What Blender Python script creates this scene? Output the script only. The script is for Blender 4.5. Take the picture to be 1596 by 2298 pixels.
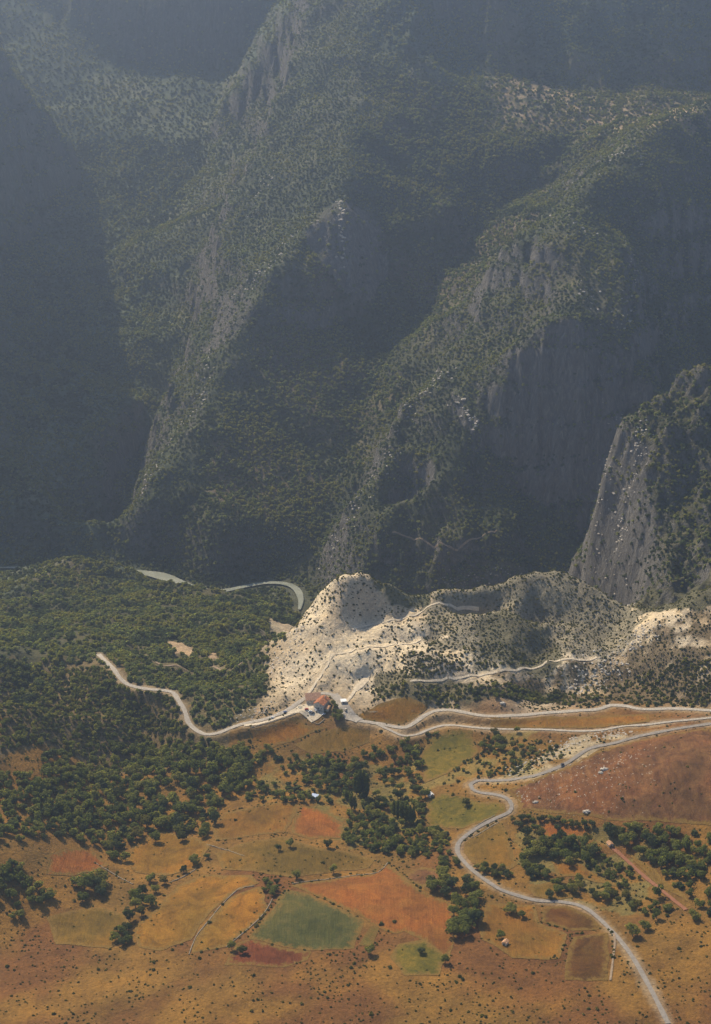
import bpy, bmesh, math, random
import numpy as np
from mathutils import Vector, Matrix
from mathutils.geometry import delaunay_2d_cdt
R = math.radians
random.seed(11)
rng = np.random.default_rng(11)
scene = bpy.context.scene
for _o in list(bpy.data.objects): bpy.data.objects.remove(_o)

# ------------------------------------------------------------------ camera
CAM_Z, PITCH, VFOV = 941.0, R(24.0), R(30.0)
cam_d = bpy.data.cameras.new('camera')
cam = bpy.data.objects.new('camera', cam_d); scene.collection.objects.link(cam)
cam.location = (0, 0, CAM_Z); cam.rotation_euler = (R(90) - PITCH, 0, 0)
cam_d.sensor_fit = 'VERTICAL'; cam_d.angle = VFOV
cam_d.clip_start = 1.0; cam_d.clip_end = 30000.0
scene.camera = cam

# ------------------------------------------------------------------ sky and sun
SUN_ELEV = R(44.0)
SUN_DIR_XY = Vector((-0.58, 0.81)).normalized()      # towards the sun: behind the scene, on the left
wld = bpy.data.worlds.new('World'); scene.world = wld; wld.use_nodes = True
wn = wld.node_tree.nodes; wn.clear()
sky_n = wn.new('ShaderNodeTexSky'); sky_n.sky_type = 'NISHITA'; sky_n.sun_disc = False
sky_n.sun_elevation = SUN_ELEV; sky_n.sun_rotation = math.atan2(SUN_DIR_XY.x, SUN_DIR_XY.y)
sky_n.altitude = 900.0; sky_n.air_density = 1.0; sky_n.dust_density = 1.0
bg = wn.new('ShaderNodeBackground'); bg.inputs['Strength'].default_value = 0.095
wo = wn.new('ShaderNodeOutputWorld')
wld.node_tree.links.new(sky_n.outputs[0], bg.inputs['Color']); wld.node_tree.links.new(bg.outputs[0], wo.inputs['Surface'])
sun_d = bpy.data.lights.new('sun', 'SUN'); sun_d.energy = 5.0; sun_d.angle = R(0.55); sun_d.color = (1.0, 0.85, 0.62)
sun = bpy.data.objects.new('sun', sun_d); scene.collection.objects.link(sun)
_to = Vector((SUN_DIR_XY.x * math.cos(SUN_ELEV), SUN_DIR_XY.y * math.cos(SUN_ELEV), math.sin(SUN_ELEV)))
sun.rotation_euler = _to.to_track_quat('Z', 'Y').to_euler(); sun.location = (0, 0, 3000)
scene.view_settings.view_transform = 'Standard'; scene.view_settings.look = 'None'
scene.view_settings.exposure = 0.75; scene.view_settings.gamma = 1.0
scene.cycles.use_denoising = True
scene.cycles.max_bounces = 4; scene.cycles.diffuse_bounces = 2; scene.cycles.transmission_bounces = 2
scene.cycles.volume_bounces = 0; scene.cycles.transparent_max_bounces = 6

# ------------------------------------------------------------------ survey: sight lines to places
TV = math.tan(VFOV / 2); ASP = 711.0 / 1024.0
def ray(u, v):
    cx = (u / 1596.0 - .5) * 2 * TV * ASP; cy = (.5 - v / 2297.0) * 2 * TV
    return cx, math.cos(PITCH) + cy * math.sin(PITCH), -math.sin(PITCH) + cy * math.cos(PITCH)
def P(u, v, D):                       # a place seen along a sight line, at distance D
    a, b, c = ray(u, v); t = D / b
    return (a * t, D, CAM_Z + c * t)
def Z(u, v, z):                       # a place seen along a sight line, at height z
    a, b, c = ray(u, v); t = (z - CAM_Z) / c
    return (a * t, b * t, z)

# ------------------------------------------------------------------ noise
def _hash(ix, iy, s):
    n = (ix.astype(np.int64) * 374761393 + iy.astype(np.int64) * 668265263 + s * 974634777) & 0xffffffff
    n = ((n ^ (n >> 13)) * 1274126177) & 0xffffffff
    return ((n ^ (n >> 16)) & 0xffff) / 65535.0
def vnoise(x, y, s=0):
    ix = np.floor(x); iy = np.floor(y); fx = x - ix; fy = y - iy
    fx = fx * fx * fx * (fx * (fx * 6 - 15) + 10); fy = fy * fy * fy * (fy * (fy * 6 - 15) + 10)
    a = _hash(ix, iy, s); b = _hash(ix + 1, iy, s); c = _hash(ix, iy + 1, s); d = _hash(ix + 1, iy + 1, s)
    return (a + (b - a) * fx + (c - a) * fy + (a - b - c + d) * fx * fy) * 2 - 1
def fbm(x, y, scale, octv=5, s=0, gain=.5):
    r = 0; amp = 1; tot = 0; f = 1.0 / scale
    for k in range(octv):
        c, t = math.cos(k * 1.1 + .4), math.sin(k * 1.1 + .4)
        r = r + amp * vnoise((x * c - y * t) * f + 17.3 * k, (x * t + y * c) * f - 9.1 * k, s + k); tot += amp
        amp *= gain; f *= 2.03
    return r / tot
def ridged(x, y, scale, octv=4, s=0, gain=.5):
    r = 0; amp = 1; tot = 0; f = 1.0 / scale
    for k in range(octv):
        c, t = math.cos(k * .9 + .2), math.sin(k * .9 + .2)
        n = 1 - np.abs(vnoise((x * c - y * t) * f + 31.7 * k, (x * t + y * c) * f + 5.3 * k, s + k))
        r = r + amp * n * n; tot += amp; amp *= gain; f *= 2.1
    return r / tot
def sstep(a, b, x):
    t = np.clip((x - a) / (b - a), 0, 1); return t * t * (3 - 2 * t)
# ------------------------------------------------------------------ terrain survey points
PTS = []; LINES = []; TAG = []; REG = ['valley_ground']
def pt(*p): PTS.append(p); TAG.append(REG[0])
def line(ps):
    i0 = len(PTS); PTS.extend(ps); TAG.extend(REG * len(ps)); LINES.extend((i0 + k, i0 + k + 1) for k in range(len(ps) - 1))
# valley of fields in front
for u, v, z in [(-300,2297,-15),(0,2297,-10),(400,2297,0),(800,2297,0),(1200,2297,5),(1596,2297,12),(1900,2297,20),
    (-300,2100,-20),(0,2100,-25),(160,2080,-22),(330,2060,-17),(520,2050,-5),(700,2050,-3),(1000,2000,0),(1250,2050,0),(1458,2100,10),(1596,2100,15),(1900,2050,30),
    (170,1900,-32),(400,1850,-38),(650,1850,-20),(900,1850,-24),(1100,1850,-14),(1300,1880,-6),(1458,1880,-2),(1596,1850,15),(1900,1850,40),
    (230,1760,-42),(350,1730,-58),(550,1700,-32),(700,1700,-22),(900,1700,-27),(1050,1700,-14),(1150,1770,0),(1300,1735,22),(1458,1720,38),(1596,1720,50),(1900,1720,70),
    (1160,1830,-4),(1300,1830,10),(1440,1825,16),
    (470,1650,-12),(560,1620,-3),(700,1575,0),(800,1610,-3),(1000,1600,0),(1200,1610,5),(1458,1600,15),(1596,1600,20),(1900,1580,40),
    (1240,1690,2),(1458,1640,20),
    (420,1630,-12),(390,1552,-5),(300,1540,-8),(240,1480,0),(250,1600,-30),(330,1640,-40)]:
    pt(*Z(u, v, z))
# wooded knolls added at the valley's left border to cast shadow over it
line([Z(-120,1790,50), Z(40,1790,25), Z(120,1800,0)])
line([Z(-150,1560,60), Z(40,1560,35), Z(130,1580,5)])
pt(*Z(0,1690,-40)); pt(*Z(-250,1690,-20)); pt(*Z(150,1660,-45)); pt(*Z(0,1900,-25)); pt(*Z(-250,1930,-10))
for x, y, z in [(-600,950,-10),(0,900,5),(600,950,20),(-900,1300,0),(-900,1700,40),(900,1300,60),(1000,1700,110),
    (-2600,-600,40),(0,-600,60),(2600,-600,80),(-2600,1000,20),(2600,1000,150),(-900,300,10),(0,300,20),(900,300,60)]: pt(x, y, z)
REG[0] = 'wooded_slope'
# wooded slope falling to the river
for u, v, z in [(160,1480,-25),(40,1450,-30),(-200,1450,0),(250,1400,-85),(100,1400,-90),(450,1420,-85),(560,1440,-80),(350,1355,-165),(520,1370,-150),(600,1390,-130),
    (160,1345,-170),(300,1310,-225),(550,1335,-205),(640,1370,-180),(480,1500,-45),(560,1540,-25),(330,1470,-45),(0,1340,-190),(-250,1340,-170)]:
    pt(*Z(u, v, z))
REG[0] = 'river_gorge'
# river bed
RIVER_Z = -255.0
RIV = [(-300,1275),(0,1272),(170,1272),(250,1275),(350,1288),(400,1306),(440,1318),(490,1325),(560,1312),(600,1306),(640,1308),(665,1320),(675,1342),(672,1366)]
line([Z(u, v, RIVER_Z) for u, v in RIV])
line([(-40,2260,-256),(60,2210,-258),(200,2190,-258),(330,2180,-256),(600,2150,-250),(1000,2120,-240),(1800,2050,-200)])
REG[0] = 'limestone_hill'
# pale limestone hill: skyline crest
CREST = [(600,1530,1690),(640,1420,1765),(690,1370,1788),(735,1300,1802),(775,1270,1805),(810,1262,1803),(850,1275,1802),(900,1290,1800),(980,1308,1797),(1080,1300,1805),
         (1200,1270,1825),(1275,1260,1830),(1340,1295,1810),(1430,1360,1770),(1500,1350,1760)]
line([P(*c) for c in CREST])
back = [P(*c) for c in CREST[2:]]
line([(x - 18, y + 55, z - 62) for x, y, z in back]); line([(x - 30, y + 150, z - 190 if x > -20 else z - 150) for x, y, z in back])
line([P(790,1300,1790), P(755,1355,1768), P(720,1415,1742), P(750,1465,1716), P(690,1550,1660)])
line([P(800,1452,1715), P(850,1447,1722), P(920,1437,1728), P(965,1437,1727), P(1010,1470,1698), P(1090,1520,1668)])
line([P(800,1402,1760), P(870,1390,1768), P(1000,1365,1770), P(1060,1368,1768), P(1130,1350,1772), P(1200,1372,1757), P(1260,1420,1730), P(1290,1470,1694)])
line([P(920,1530,1667), P(1050,1515,1673), P(1150,1500,1681), P(1225,1488,1690), P(1340,1473,1700), P(1400,1440,1706), P(1458,1400,1712), P(1596,1300,1745), P(1900,1180,1800)])
for u, v, z in [(830,1425,8),(920,1412,10),(1020,1425,0),(1100,1440,-5),(1180,1465,-5),(1240,1480,4),(880,1490,2),(960,1495,-2),(860,1540,1),(1000,1560,-2),(1200,1560,0),(1400,1530,10),
    (1300,1400,24),(1370,1420,22),(640,1530,-2),(770,1540,2),(790,1350,40),(900,1340,38)]: pt(*Z(u, v, z))
REG[0] = 'rock_pillar'
# rock pillar on the right
EP = [(1560,790,2110),(1458,860,2085),(1390,920,2062),(1345,1020,2040),(1340,1080,2028),(1365,1180,2010),(1360,1280,1985),(1430,1360,1930)]
line([P(*e) for e in EP]); line([(P(*e)[0] - 34, P(*e)[1] + 28, max(-225, P(*e)[2] - 190)) for e in EP])
line([(P(*e)[0] - 60, P(*e)[1] + 90, -240) for e in EP[:-1]])
for e in [(1458,1000,2008),(1458,1200,1930),(1458,1320,1850),(1596,800,2105),(1596,1000,2000),(1596,1200,1895),(1596,1330,1800),(1800,700,2150),(1900,1100,2000),
          (1420,1100,2000),(1410,1230,1955),(1480,1370,1770)]: pt(*P(*e))
REG[0] = 'wooded_hill'
line([P(1345,1170,2110), P(1300,1195,2105), P(1270,1262,2070)]); pt(*P(1330,1250,2050))
REG[0] = 'mountain_spur_right'
# great right-hand spur: crest, skyline, hidden foot behind it
FC = [(705,1335,2345),(760,1225,2395),(830,1125,2432),(910,1010,2490),(985,905,2540),(1075,830,2570),(1165,740,2610),(1215,640,2650),(1235,520,2700),(1300,440,2785),(1370,360,2875),(1440,300,2955),(1520,260,3030),(1700,200,3170)]
FS = [(685,1335,2362),(738,1215,2415),(798,1110,2462),(876,985,2528),(928,882,2582),(1000,795,2622),(1060,718,2668),(1103,640,2712),(1115,565,2752),(1215,478,2815),(1320,378,2920),(1400,302,3005),(1480,255,3080)]
line([P(*e) for e in FC]); line([P(*e) for e in FS])
line([(P(*e)[0] - 30, P(*e)[1] + 38, P(*e)[2] - 75) for e in FS[2:-2]])
# camera-side faces of the spur
line([P(1008,882,2535), P(1060,930,2505), P(1105,985,2480), P(1140,1080,2445)])
for e in [(900,1120,2415),(1000,1050,2440),(1060,1150,2395),(850,1215,2370),(1000,1220,2352),(1115,1190,2370)]: pt(*P(*e))
line([P(1140,765,2565), P(1200,750,2520), P(1300,742,2505), P(1400,770,2515)])
line([P(1160,1100,2450), P(1200,1150,2425), P(1300,1160,2415), P(1380,1150,2415)])
for e in [(1300,610,2620),(1400,540,2695),(1425,640,2610),(1330,480,2755),(1460,420,2840),(1455,710,2640),(1458,560,2780),(1480,850,2560),(1560,700,2760),(1596,450,2900),(1800,500,3000),(1596,1000,2500)]: pt(*P(*e))
REG[0] = 'river_gorge'
line([(0,2330,-225),(90,2300,-235),(240,2300,-240),(380,2290,-240),(560,2290,-220)])
REG[0] = 'mountain_spur_middle'
# middle spur
GC = [(820,-60,3560),(805,60,3440),(800,150,3340),(785,300,3180),(765,450,3020),(690,515,2970),(605,620,2880),(560,705,2830),(490,850,2740),(440,930,2685),(330,1100,2560),(318,1150,2515),(335,1265,2405)]
GS = [(700,-60,3650),(670,60,3540),(648,150,3430),(600,290,3290),(502,440,3165),(495,580,3035),(440,755,2915),(380,865,2825),(365,970,2735),(312,1105,2590),(300,1150,2530)]
line([P(*e) for e in GC]); line([P(*e) for e in GS])
line([(P(*e)[0] - 55, P(*e)[1] + 55, P(*e)[2] - 130) for e in GS[1:-1]])
REG[0] = 'mountain_basin'
# basin between the spurs
line([P(770,455,3000), P(775,640,2905)]); line([P(860,500,3030), P(850,640,2945)]); pt(*P(690,640,2890))
for e in [(900,1240,2430),(650,1262,2412),(500,1190,2465),(560,1010,2640),(650,860,2750),(790,1000,2665),(860,800,2825),(620,740,2835),(790,720,2885),(950,730,2915),(1000,620,3000),(1000,500,3050),(920,450,3080),
          (1000,400,3130),(900,250,3250),(1000,200,3320),(1090,300,3240),(730,1120,2560),(600,1130,2545),(460,1080,2580),(550,880,2735)]: pt(*P(*e))
line([P(1030,345,3190), P(1120,330,3200), P(1200,340,3200)]); pt(*P(1200,430,3160)); pt(*P(1100,480,3110))
REG[0] = 'plateau'
for e in [(1120,200,3380),(1250,215,3380),(1400,240,3380),(1458,215,3430),(1596,215,3450),(1900,200,3500),(1300,290,3270),(1450,285,3300)]: pt(*P(*e))
line([P(1120,160,3450), P(1250,190,3450), P(1400,205,3460), P(1596,205,3490)])
REG[0] = 'far_mountain'
for e in [(1300,100,3515),(1500,100,3535),(1596,-40,3620),(1000,60,3520),(1250,0,3600),(900,-60,3500),(1000,-40,3560),(1080,-90,3575)]: pt(*P(*e))
# far hazy mountain on the left, beyond the gorge
for e in [(170,1240,2440),(250,1150,2560),(100,1150,2560),(200,1000,2760),(60,1000,2750),(300,900,2900),(160,800,3050),(0,800,3000),(350,700,3180),(200,600,3330),(380,500,3480),
          (0,600,3250),(200,400,3600),(450,330,3650),(100,250,3750),(300,150,3950),(520,150,3880),(600,20,3900),(0,150,3850),(350,0,3980),(500,-100,3930),(0,-60,4150),(-400,100,3800),(-300,1000,2650),(-300,1240,2380)]: pt(*P(*e))  # its top edge rises steeply, shaped to shade the slope below
line([(-740,2750,120),(-790,2980,380),(-815,3200,520),(-850,3450,660),(-880,3680,690),(-900,3850,500),(-900,4100,430)])  # unseen ridge left of the view, added to shade the left gorge
line([(-1250,2500,120),(-1180,2800,330),(-1150,3000,450),(-1120,3300,470),(-1100,3700,420),(-1000,4050,480),(-900,4500,600)])  # outer ridge, also out of view, heights set for the shadow it casts
for x, y, z in [(-2600,2500,0),(-2600,4000,500),(-1400,4600,900),(0,4600,800),(1400,4400,700),(2600,4200,600),(2600,2400,100),(-2600,7000,1200),(0,7000,1300),(2600,7000,1000),(-1500,2500,-100),(1500,2900,250)]: pt(x, y, z)

# ------------------------------------------------------------------ survey -> raster
X0, X1, Y0, Y1, RS = -2600.0, 2600.0, -600.0, 7000.0, 8.0
_v2 = [Vector((p[0], p[1])) for p in PTS]
_ov, _oe, _of, _origv, _, _ = delaunay_2d_cdt(_v2, LINES, [], 0, 1e-4)
_pz = np.array([p[2] for p in PTS]); _pxy = np.array([(p[0], p[1]) for p in PTS])
tv = np.array([(a.x, a.y) for a in _ov]); tz = np.zeros(len(tv))
for i, ids in enumerate(_origv):
    if ids: tz[i] = _pz[ids[0]]
    else:
        d = np.hypot(_pxy[:, 0] - tv[i, 0], _pxy[:, 1] - tv[i, 1]); k = np.argsort(d)[:3]
        tz[i] = (_pz[k] / (d[k] + 1)).sum() / (1 / (d[k] + 1)).sum()
nx = int((X1 - X0) / RS) + 1; ny = int((Y1 - Y0) / RS) + 1
RAS = np.full((ny, nx), np.nan); REGR = np.zeros((ny, nx), int)
REGN = sorted(set(TAG)); _ptag = [REGN.index(t) for t in TAG]
tt = [(_ptag[ids[0]] if ids else -1) for ids in _origv]
for f in _of:
    a, b, c = f; ax, ay = tv[a]; bx_, by_ = tv[b]; cx, cy = tv[c]
    i0 = max(0, int((min(ax, bx_, cx) - X0) / RS)); i1 = min(nx - 1, int((max(ax, bx_, cx) - X0) / RS) + 1)
    j0 = max(0, int((min(ay, by_, cy) - Y0) / RS)); j1 = min(ny - 1, int((max(ay, by_, cy) - Y0) / RS) + 1)
    gx, gy = np.meshgrid(X0 + RS * np.arange(i0, i1 + 1), Y0 + RS * np.arange(j0, j1 + 1))
    den = (by_ - cy) * (ax - cx) + (cx - bx_) * (ay - cy)
    if abs(den) < 1e-9: continue
    l1 = ((by_ - cy) * (gx - cx) + (cx - bx_) * (gy - cy)) / den; l2 = ((cy - ay) * (gx - cx) + (ax - cx) * (gy - cy)) / den; l3 = 1 - l1 - l2
    m = (l1 >= -1e-6) & (l2 >= -1e-6) & (l3 >= -1e-6)
    sub = RAS[j0:j1 + 1, i0:i1 + 1]; zz = l1 * tz[a] + l2 * tz[b] + l3 * tz[c]; sub[m] = zz[m]
    ts = [tt[k] for k in f if tt[k] >= 0] or [0]; REGR[j0:j1 + 1, i0:i1 + 1][m] = max(set(ts), key=ts.count)
RAS[np.isnan(RAS)] = 0.0
def blur(a, sig):
    r = int(sig * 3) + 1; k = np.exp(-.5 * (np.arange(-r, r + 1) / sig) ** 2); k /= k.sum()
    p = np.pad(a, r, mode='edge'); h = sum(k[i] * p[:, i:i + a.shape[1]] for i in range(2 * r + 1))
    return sum(k[i] * h[i:i + a.shape[0], :] for i in range(2 * r + 1))
_gx, _gy = np.meshgrid(X0 + RS * np.arange(nx), Y0 + RS * np.arange(ny))
_b1 = blur(RAS, 1.1); _b2 = blur(RAS, 4.0)
_w = sstep(1600, 1720, _gy + .35 * np.abs(_gx))      # the fields are smoother than the mountains
RAS = _b2 * (1 - _w) + _b1 * _w
def bilin(A, x, y, x0, y0, st):
    fx = np.clip((x - x0) / st, 0, A.shape[1] - 1.001); fy = np.clip((y - y0) / st, 0, A.shape[0] - 1.001)
    i = fx.astype(int); j = fy.astype(int); fx = fx - i; fy = fy - j
    return A[j, i] * (1 - fx) * (1 - fy) + A[j, i + 1] * fx * (1 - fy) + A[j + 1, i] * (1 - fx) * fy + A[j + 1, i + 1] * fx * fy
# ------------------------------------------------------------------ fine terrain grid
def graded(a, b, core0, core1, st, grow=1.12, mx=120.0):
    v = list(np.arange(core0, core1 + .01, st)); s = st
    while v[-1] < b: s = min(mx, s * grow); v.append(v[-1] + s)
    s = st
    while v[0] > a: s = min(mx, s * grow); v.insert(0, v[0] - s)
    return np.clip(np.array(v), a, b)
gxs = graded(X0 + 10, X1 - 10, -640, 640, 3.0)
_ya = np.arange(1080, 2000, 2.5); _yb = np.arange(2000, 3500, 3.4)
gys = graded(Y0 + 10, Y1 - 10, 1080, 1100, 2.5)
gys = np.concatenate([gys[gys < 1080], _ya, _yb, graded(3500, Y1 - 10, 3500, 3505, 5.0, 1.04)])
gys = np.unique(np.round(gys, 3)); gxs = np.unique(np.round(gxs, 3))
GX, GY = np.meshgrid(gxs, gys)
_sl = np.hypot(*np.gradient(RAS, RS)); SLOPE = bilin(blur(_sl, 1.5), GX, GY, X0, Y0, RS)
H = bilin(RAS, GX, GY, X0, Y0, RS)
wx = GX + 18 * fbm(GX, GY, 90, 3, 71); wy = GY + 18 * fbm(GX, GY, 90, 3, 77)
MT = sstep(1960, 2160, GY)                                   # gorge and mountains
SL = np.clip(SLOPE, 0, 2.6)
FARL = sstep(2700, 3300, GY - GX * .6) * sstep(0, -250, GX)
H = H + MT * (.25 + np.minimum(SL, 1.3)) * ((ridged(wx, wy, 130, 4, 3) - .55) * 19 * (1 - .6 * FARL) + fbm(wx, wy, 60, 4, 9) * 9)
H = H + MT * np.clip(SL - .6, 0, 1.6) * (fbm(wx * 2.2, wy * .8, 30, 4, 21) * 16)          # cracked rock faces
PIL = bilin(blur((REGR == REGN.index('rock_pillar')).astype(float), 2.0), GX, GY, X0, Y0, RS)
H = H + PIL * ((ridged(wx * 1.3, wy, 42, 4, 25) - .5) * 22 + fbm(GX, GY, 20, 4, 27) * 9)          # buttresses and chimneys of the crag
H = H + MT * np.clip(SL - .55, 0, 1.2) * 4.2 * np.sin(H / 8.5 + 3.0 * fbm(GX, GY, 120, 3, 29))     # bedding ledges
H = H + MT * fbm(GX, GY, 14, 3, 33) * 1.6
WS = bilin(blur((REGR == REGN.index('wooded_slope')).astype(float), 3.0), GX, GY, X0, Y0, RS); VG = bilin(blur((REGR == REGN.index('valley_ground')).astype(float), 3.0), GX, GY, X0, Y0, RS)
H = H + WS * ((ridged(wx, wy, 110, 3, 13) - .55) * 16 + fbm(wx, wy, 45, 3, 15) * 5)          # hollows of the wooded slope
H = H + VG * fbm(GX, GY, 75, 3, 17) * 3.0
def at_h(x, y):                                              # height of the ground at a place
    x = np.atleast_1d(np.asarray(x, float)); y = np.atleast_1d(np.asarray(y, float))
    i = np.clip(np.searchsorted(gxs, x) - 1, 0, len(gxs) - 2); j = np.clip(np.searchsorted(gys, y) - 1, 0, len(gys) - 2)
    fx = np.clip((x - gxs[i]) / (gxs[i + 1] - gxs[i]), 0, 1); fy = np.clip((y - gys[j]) / (gys[j + 1] - gys[j]), 0, 1)
    return H[j, i] * (1 - fx) * (1 - fy) + H[j, i + 1] * fx * (1 - fy) + H[j + 1, i] * (1 - fx) * fy + H[j + 1, i + 1] * fx * fy
def spot(u, v, y0=1000.0, y1=4600.0):                        # where a sight line meets the ground
    a, b, c = ray(u, v)
    ys = np.arange(y0, y1, 2.0); t = ys / b
    d = CAM_Z + c * t - at_h(a * t, ys)
    k = np.argmax(d < 0)
    if d[k] >= 0: k = len(ys) - 1
    k = max(k, 1); f = d[k - 1] / (d[k - 1] - d[k] + 1e-9); y = ys[k - 1] + 2.0 * min(max(f, 0), 1); t = y / b
    return (a * t, y, float(at_h(a * t, y)[0]))
# ------------------------------------------------------------------ the map: roads, tracks, river, fields
def walk(ps, st=4.0, sm=5, spots=True):                      # points on the ground joined by a smooth line
    w = np.array([spot(*p) for p in ps]) if spots else np.array(ps, float)
    out = []
    for i in range(len(w) - 1):
        p0 = w[max(i - 1, 0)]; p1 = w[i]; p2 = w[i + 1]; p3 = w[min(i + 2, len(w) - 1)]
        n = max(1, int(np.hypot(*(p2 - p1)[:2]) / st))
        for k in range(n):
            t = k / n
            out.append(.5 * ((2 * p1) + (-p0 + p2) * t + (2 * p0 - 5 * p1 + 4 * p2 - p3) * t * t + (-p0 + 3 * p1 - 3 * p2 + p3) * t ** 3))
    out.append(w[-1]); out = np.array(out)
    z = at_h(out[:, 0], out[:, 1])
    if sm:
        zp = np.pad(z, sm, mode='edge'); z = np.convolve(zp, np.ones(2 * sm + 1) / (2 * sm + 1), 'valid')
    out[:, 2] = z
    return out
def carve(w, inner, outer):                                  # level the ground along a line
    global H
    x0, x1, y0, y1 = w[:, 0].min() - outer, w[:, 0].max() + outer, w[:, 1].min() - outer, w[:, 1].max() + outer
    i0, i1 = np.searchsorted(gxs, [x0, x1]); j0, j1 = np.searchsorted(gys, [y0, y1])
    sx = GX[j0:j1, i0:i1]; sy = GY[j0:j1, i0:i1]; best = np.full(sx.shape, 1e9); bz = np.zeros(sx.shape)
    for p in w:
        d = np.hypot(sx - p[0], sy - p[1]); m = d < best; best[m] = d[m]; bz[m] = p[2]
    k = 1 - sstep(inner, outer, best)
    H[j0:j1, i0:i1] = H[j0:j1, i0:i1] * (1 - k) + bz * k
ROADS = {
 'valley_road': ([(1596,1622),(1458,1647),(1420,1656),(1374,1668),(1322,1681),(1267,1714),(1206,1739),(1154,1749),(1105,1752),(1072,1754),(1056,1764),(1060,1774),(1078,1781),(1111,1783),(1136,1788),(1148,1801),(1144,1819),(1117,1834),(1081,1853),(1050,1874),(1030,1893),(1027,1911),(1038,1929),(1056,1948),(1078,1966),(1096,1978),(1123,1995),(1160,2009),(1206,2020),(1261,2024),(1307,2035),(1344,2061),(1384,2101),(1420,2148),(1450,2200),(1500,2297)], 5.4),
 'hill_road': ([(222,1474),(240,1483),(256,1500),(270,1522),(288,1538),(315,1545),(340,1548),(365,1549),(388,1553),(400,1570),(415,1595),(422,1620),(438,1640),(462,1650),(490,1646),(520,1634),(560,1621),(600,1612),(640,1596),(668,1575),(690,1559),(715,1552),(742,1556),(762,1570),(770,1590),(778,1610),(800,1618),(850,1622),(890,1632),(912,1635),(930,1624),(950,1607),(975,1594),(1005,1592),(1040,1598),(1075,1606),(1110,1608),(1160,1602),(1220,1600),(1290,1595),(1340,1592),(1370,1583),(1405,1584),(1430,1590),(1458,1592),(1530,1590),(1640,1596)], 6.6),
 'lower_road': ([(845,1623),(880,1640),(905,1655),(935,1652),(960,1640),(985,1628),(1010,1625),(1060,1632),(1110,1637),(1170,1636),(1230,1637),(1290,1640),(1350,1638),(1400,1630),(1458,1625),(1640,1606)], 4.2),
 'car_park_lane': ([(548,1630),(580,1624),(610,1616),(650,1602),(675,1590),(700,1580)], 5.0),
 'side_lane': ([(1378,2095),(1380,2115),(1376,2150),(1370,2200)], 2.3),
 'ridge_track': ([(920,1531),(985,1523),(1050,1515),(1150,1500),(1225,1488),(1280,1480),(1340,1473)], 3.0),
 'red_track': ([(1372,1899),(1400,1925),(1430,1952),(1457,1976),(1540,2040)], 5.0),
 'hill_track': ([(690,1556),(722,1510),(745,1475),(757,1462),(800,1452),(850,1446),(920,1437),(960,1436)], 3.6),
 'terrace_track': ([(790,1405),(830,1397),(870,1390),(950,1373),(1040,1366),(1075,1368)], 3.0),
 'quarry_track': ([(770,1585),(790,1560),(805,1535),(822,1518)], 4.5),
 'forest_track': ([(291,1457),(320,1470),(354,1488),(398,1493),(420,1505)], 3.0),
 'forest_path': ([(478,1495),(505,1508),(525,1500),(548,1484)], 3.0),
 'gorge_path': ([(880,1195),(930,1212),(1000,1224),(1040,1222),(1080,1206),(1115,1190)], 2.2),
}
ROADW = {}
for nm, (ps, w_) in ROADS.items():
    w_ = w_ * .74
    q = walk(ps, 4.0, 5)
    carve(q, w_ * .5 + 2.5, w_ * .5 + 11) if w_ > 2.5 else None
    ROADW[nm] = (q, w_)
for nm in ROADW: ROADW[nm][0][:, 2] = at_h(ROADW[nm][0][:, 0], ROADW[nm][0][:, 1])
rw = np.array([Z(u, v, RIVER_Z) for u, v in RIV]); rw = walk(rw, 6.0, 0, False); rw[:, 2] = RIVER_Z - 3
carve(rw, 17, 75)
q2 = walk([(x, y, 0) for x, y in [(rw[-1][0], rw[-1][1]), (-40,2250), (60,2210), (200,2190), (330,2180), (600,2150)]], 6.0, 0, False); q2[:, 2] = RIVER_Z - 3
carve(q2, 12, 60)

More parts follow.
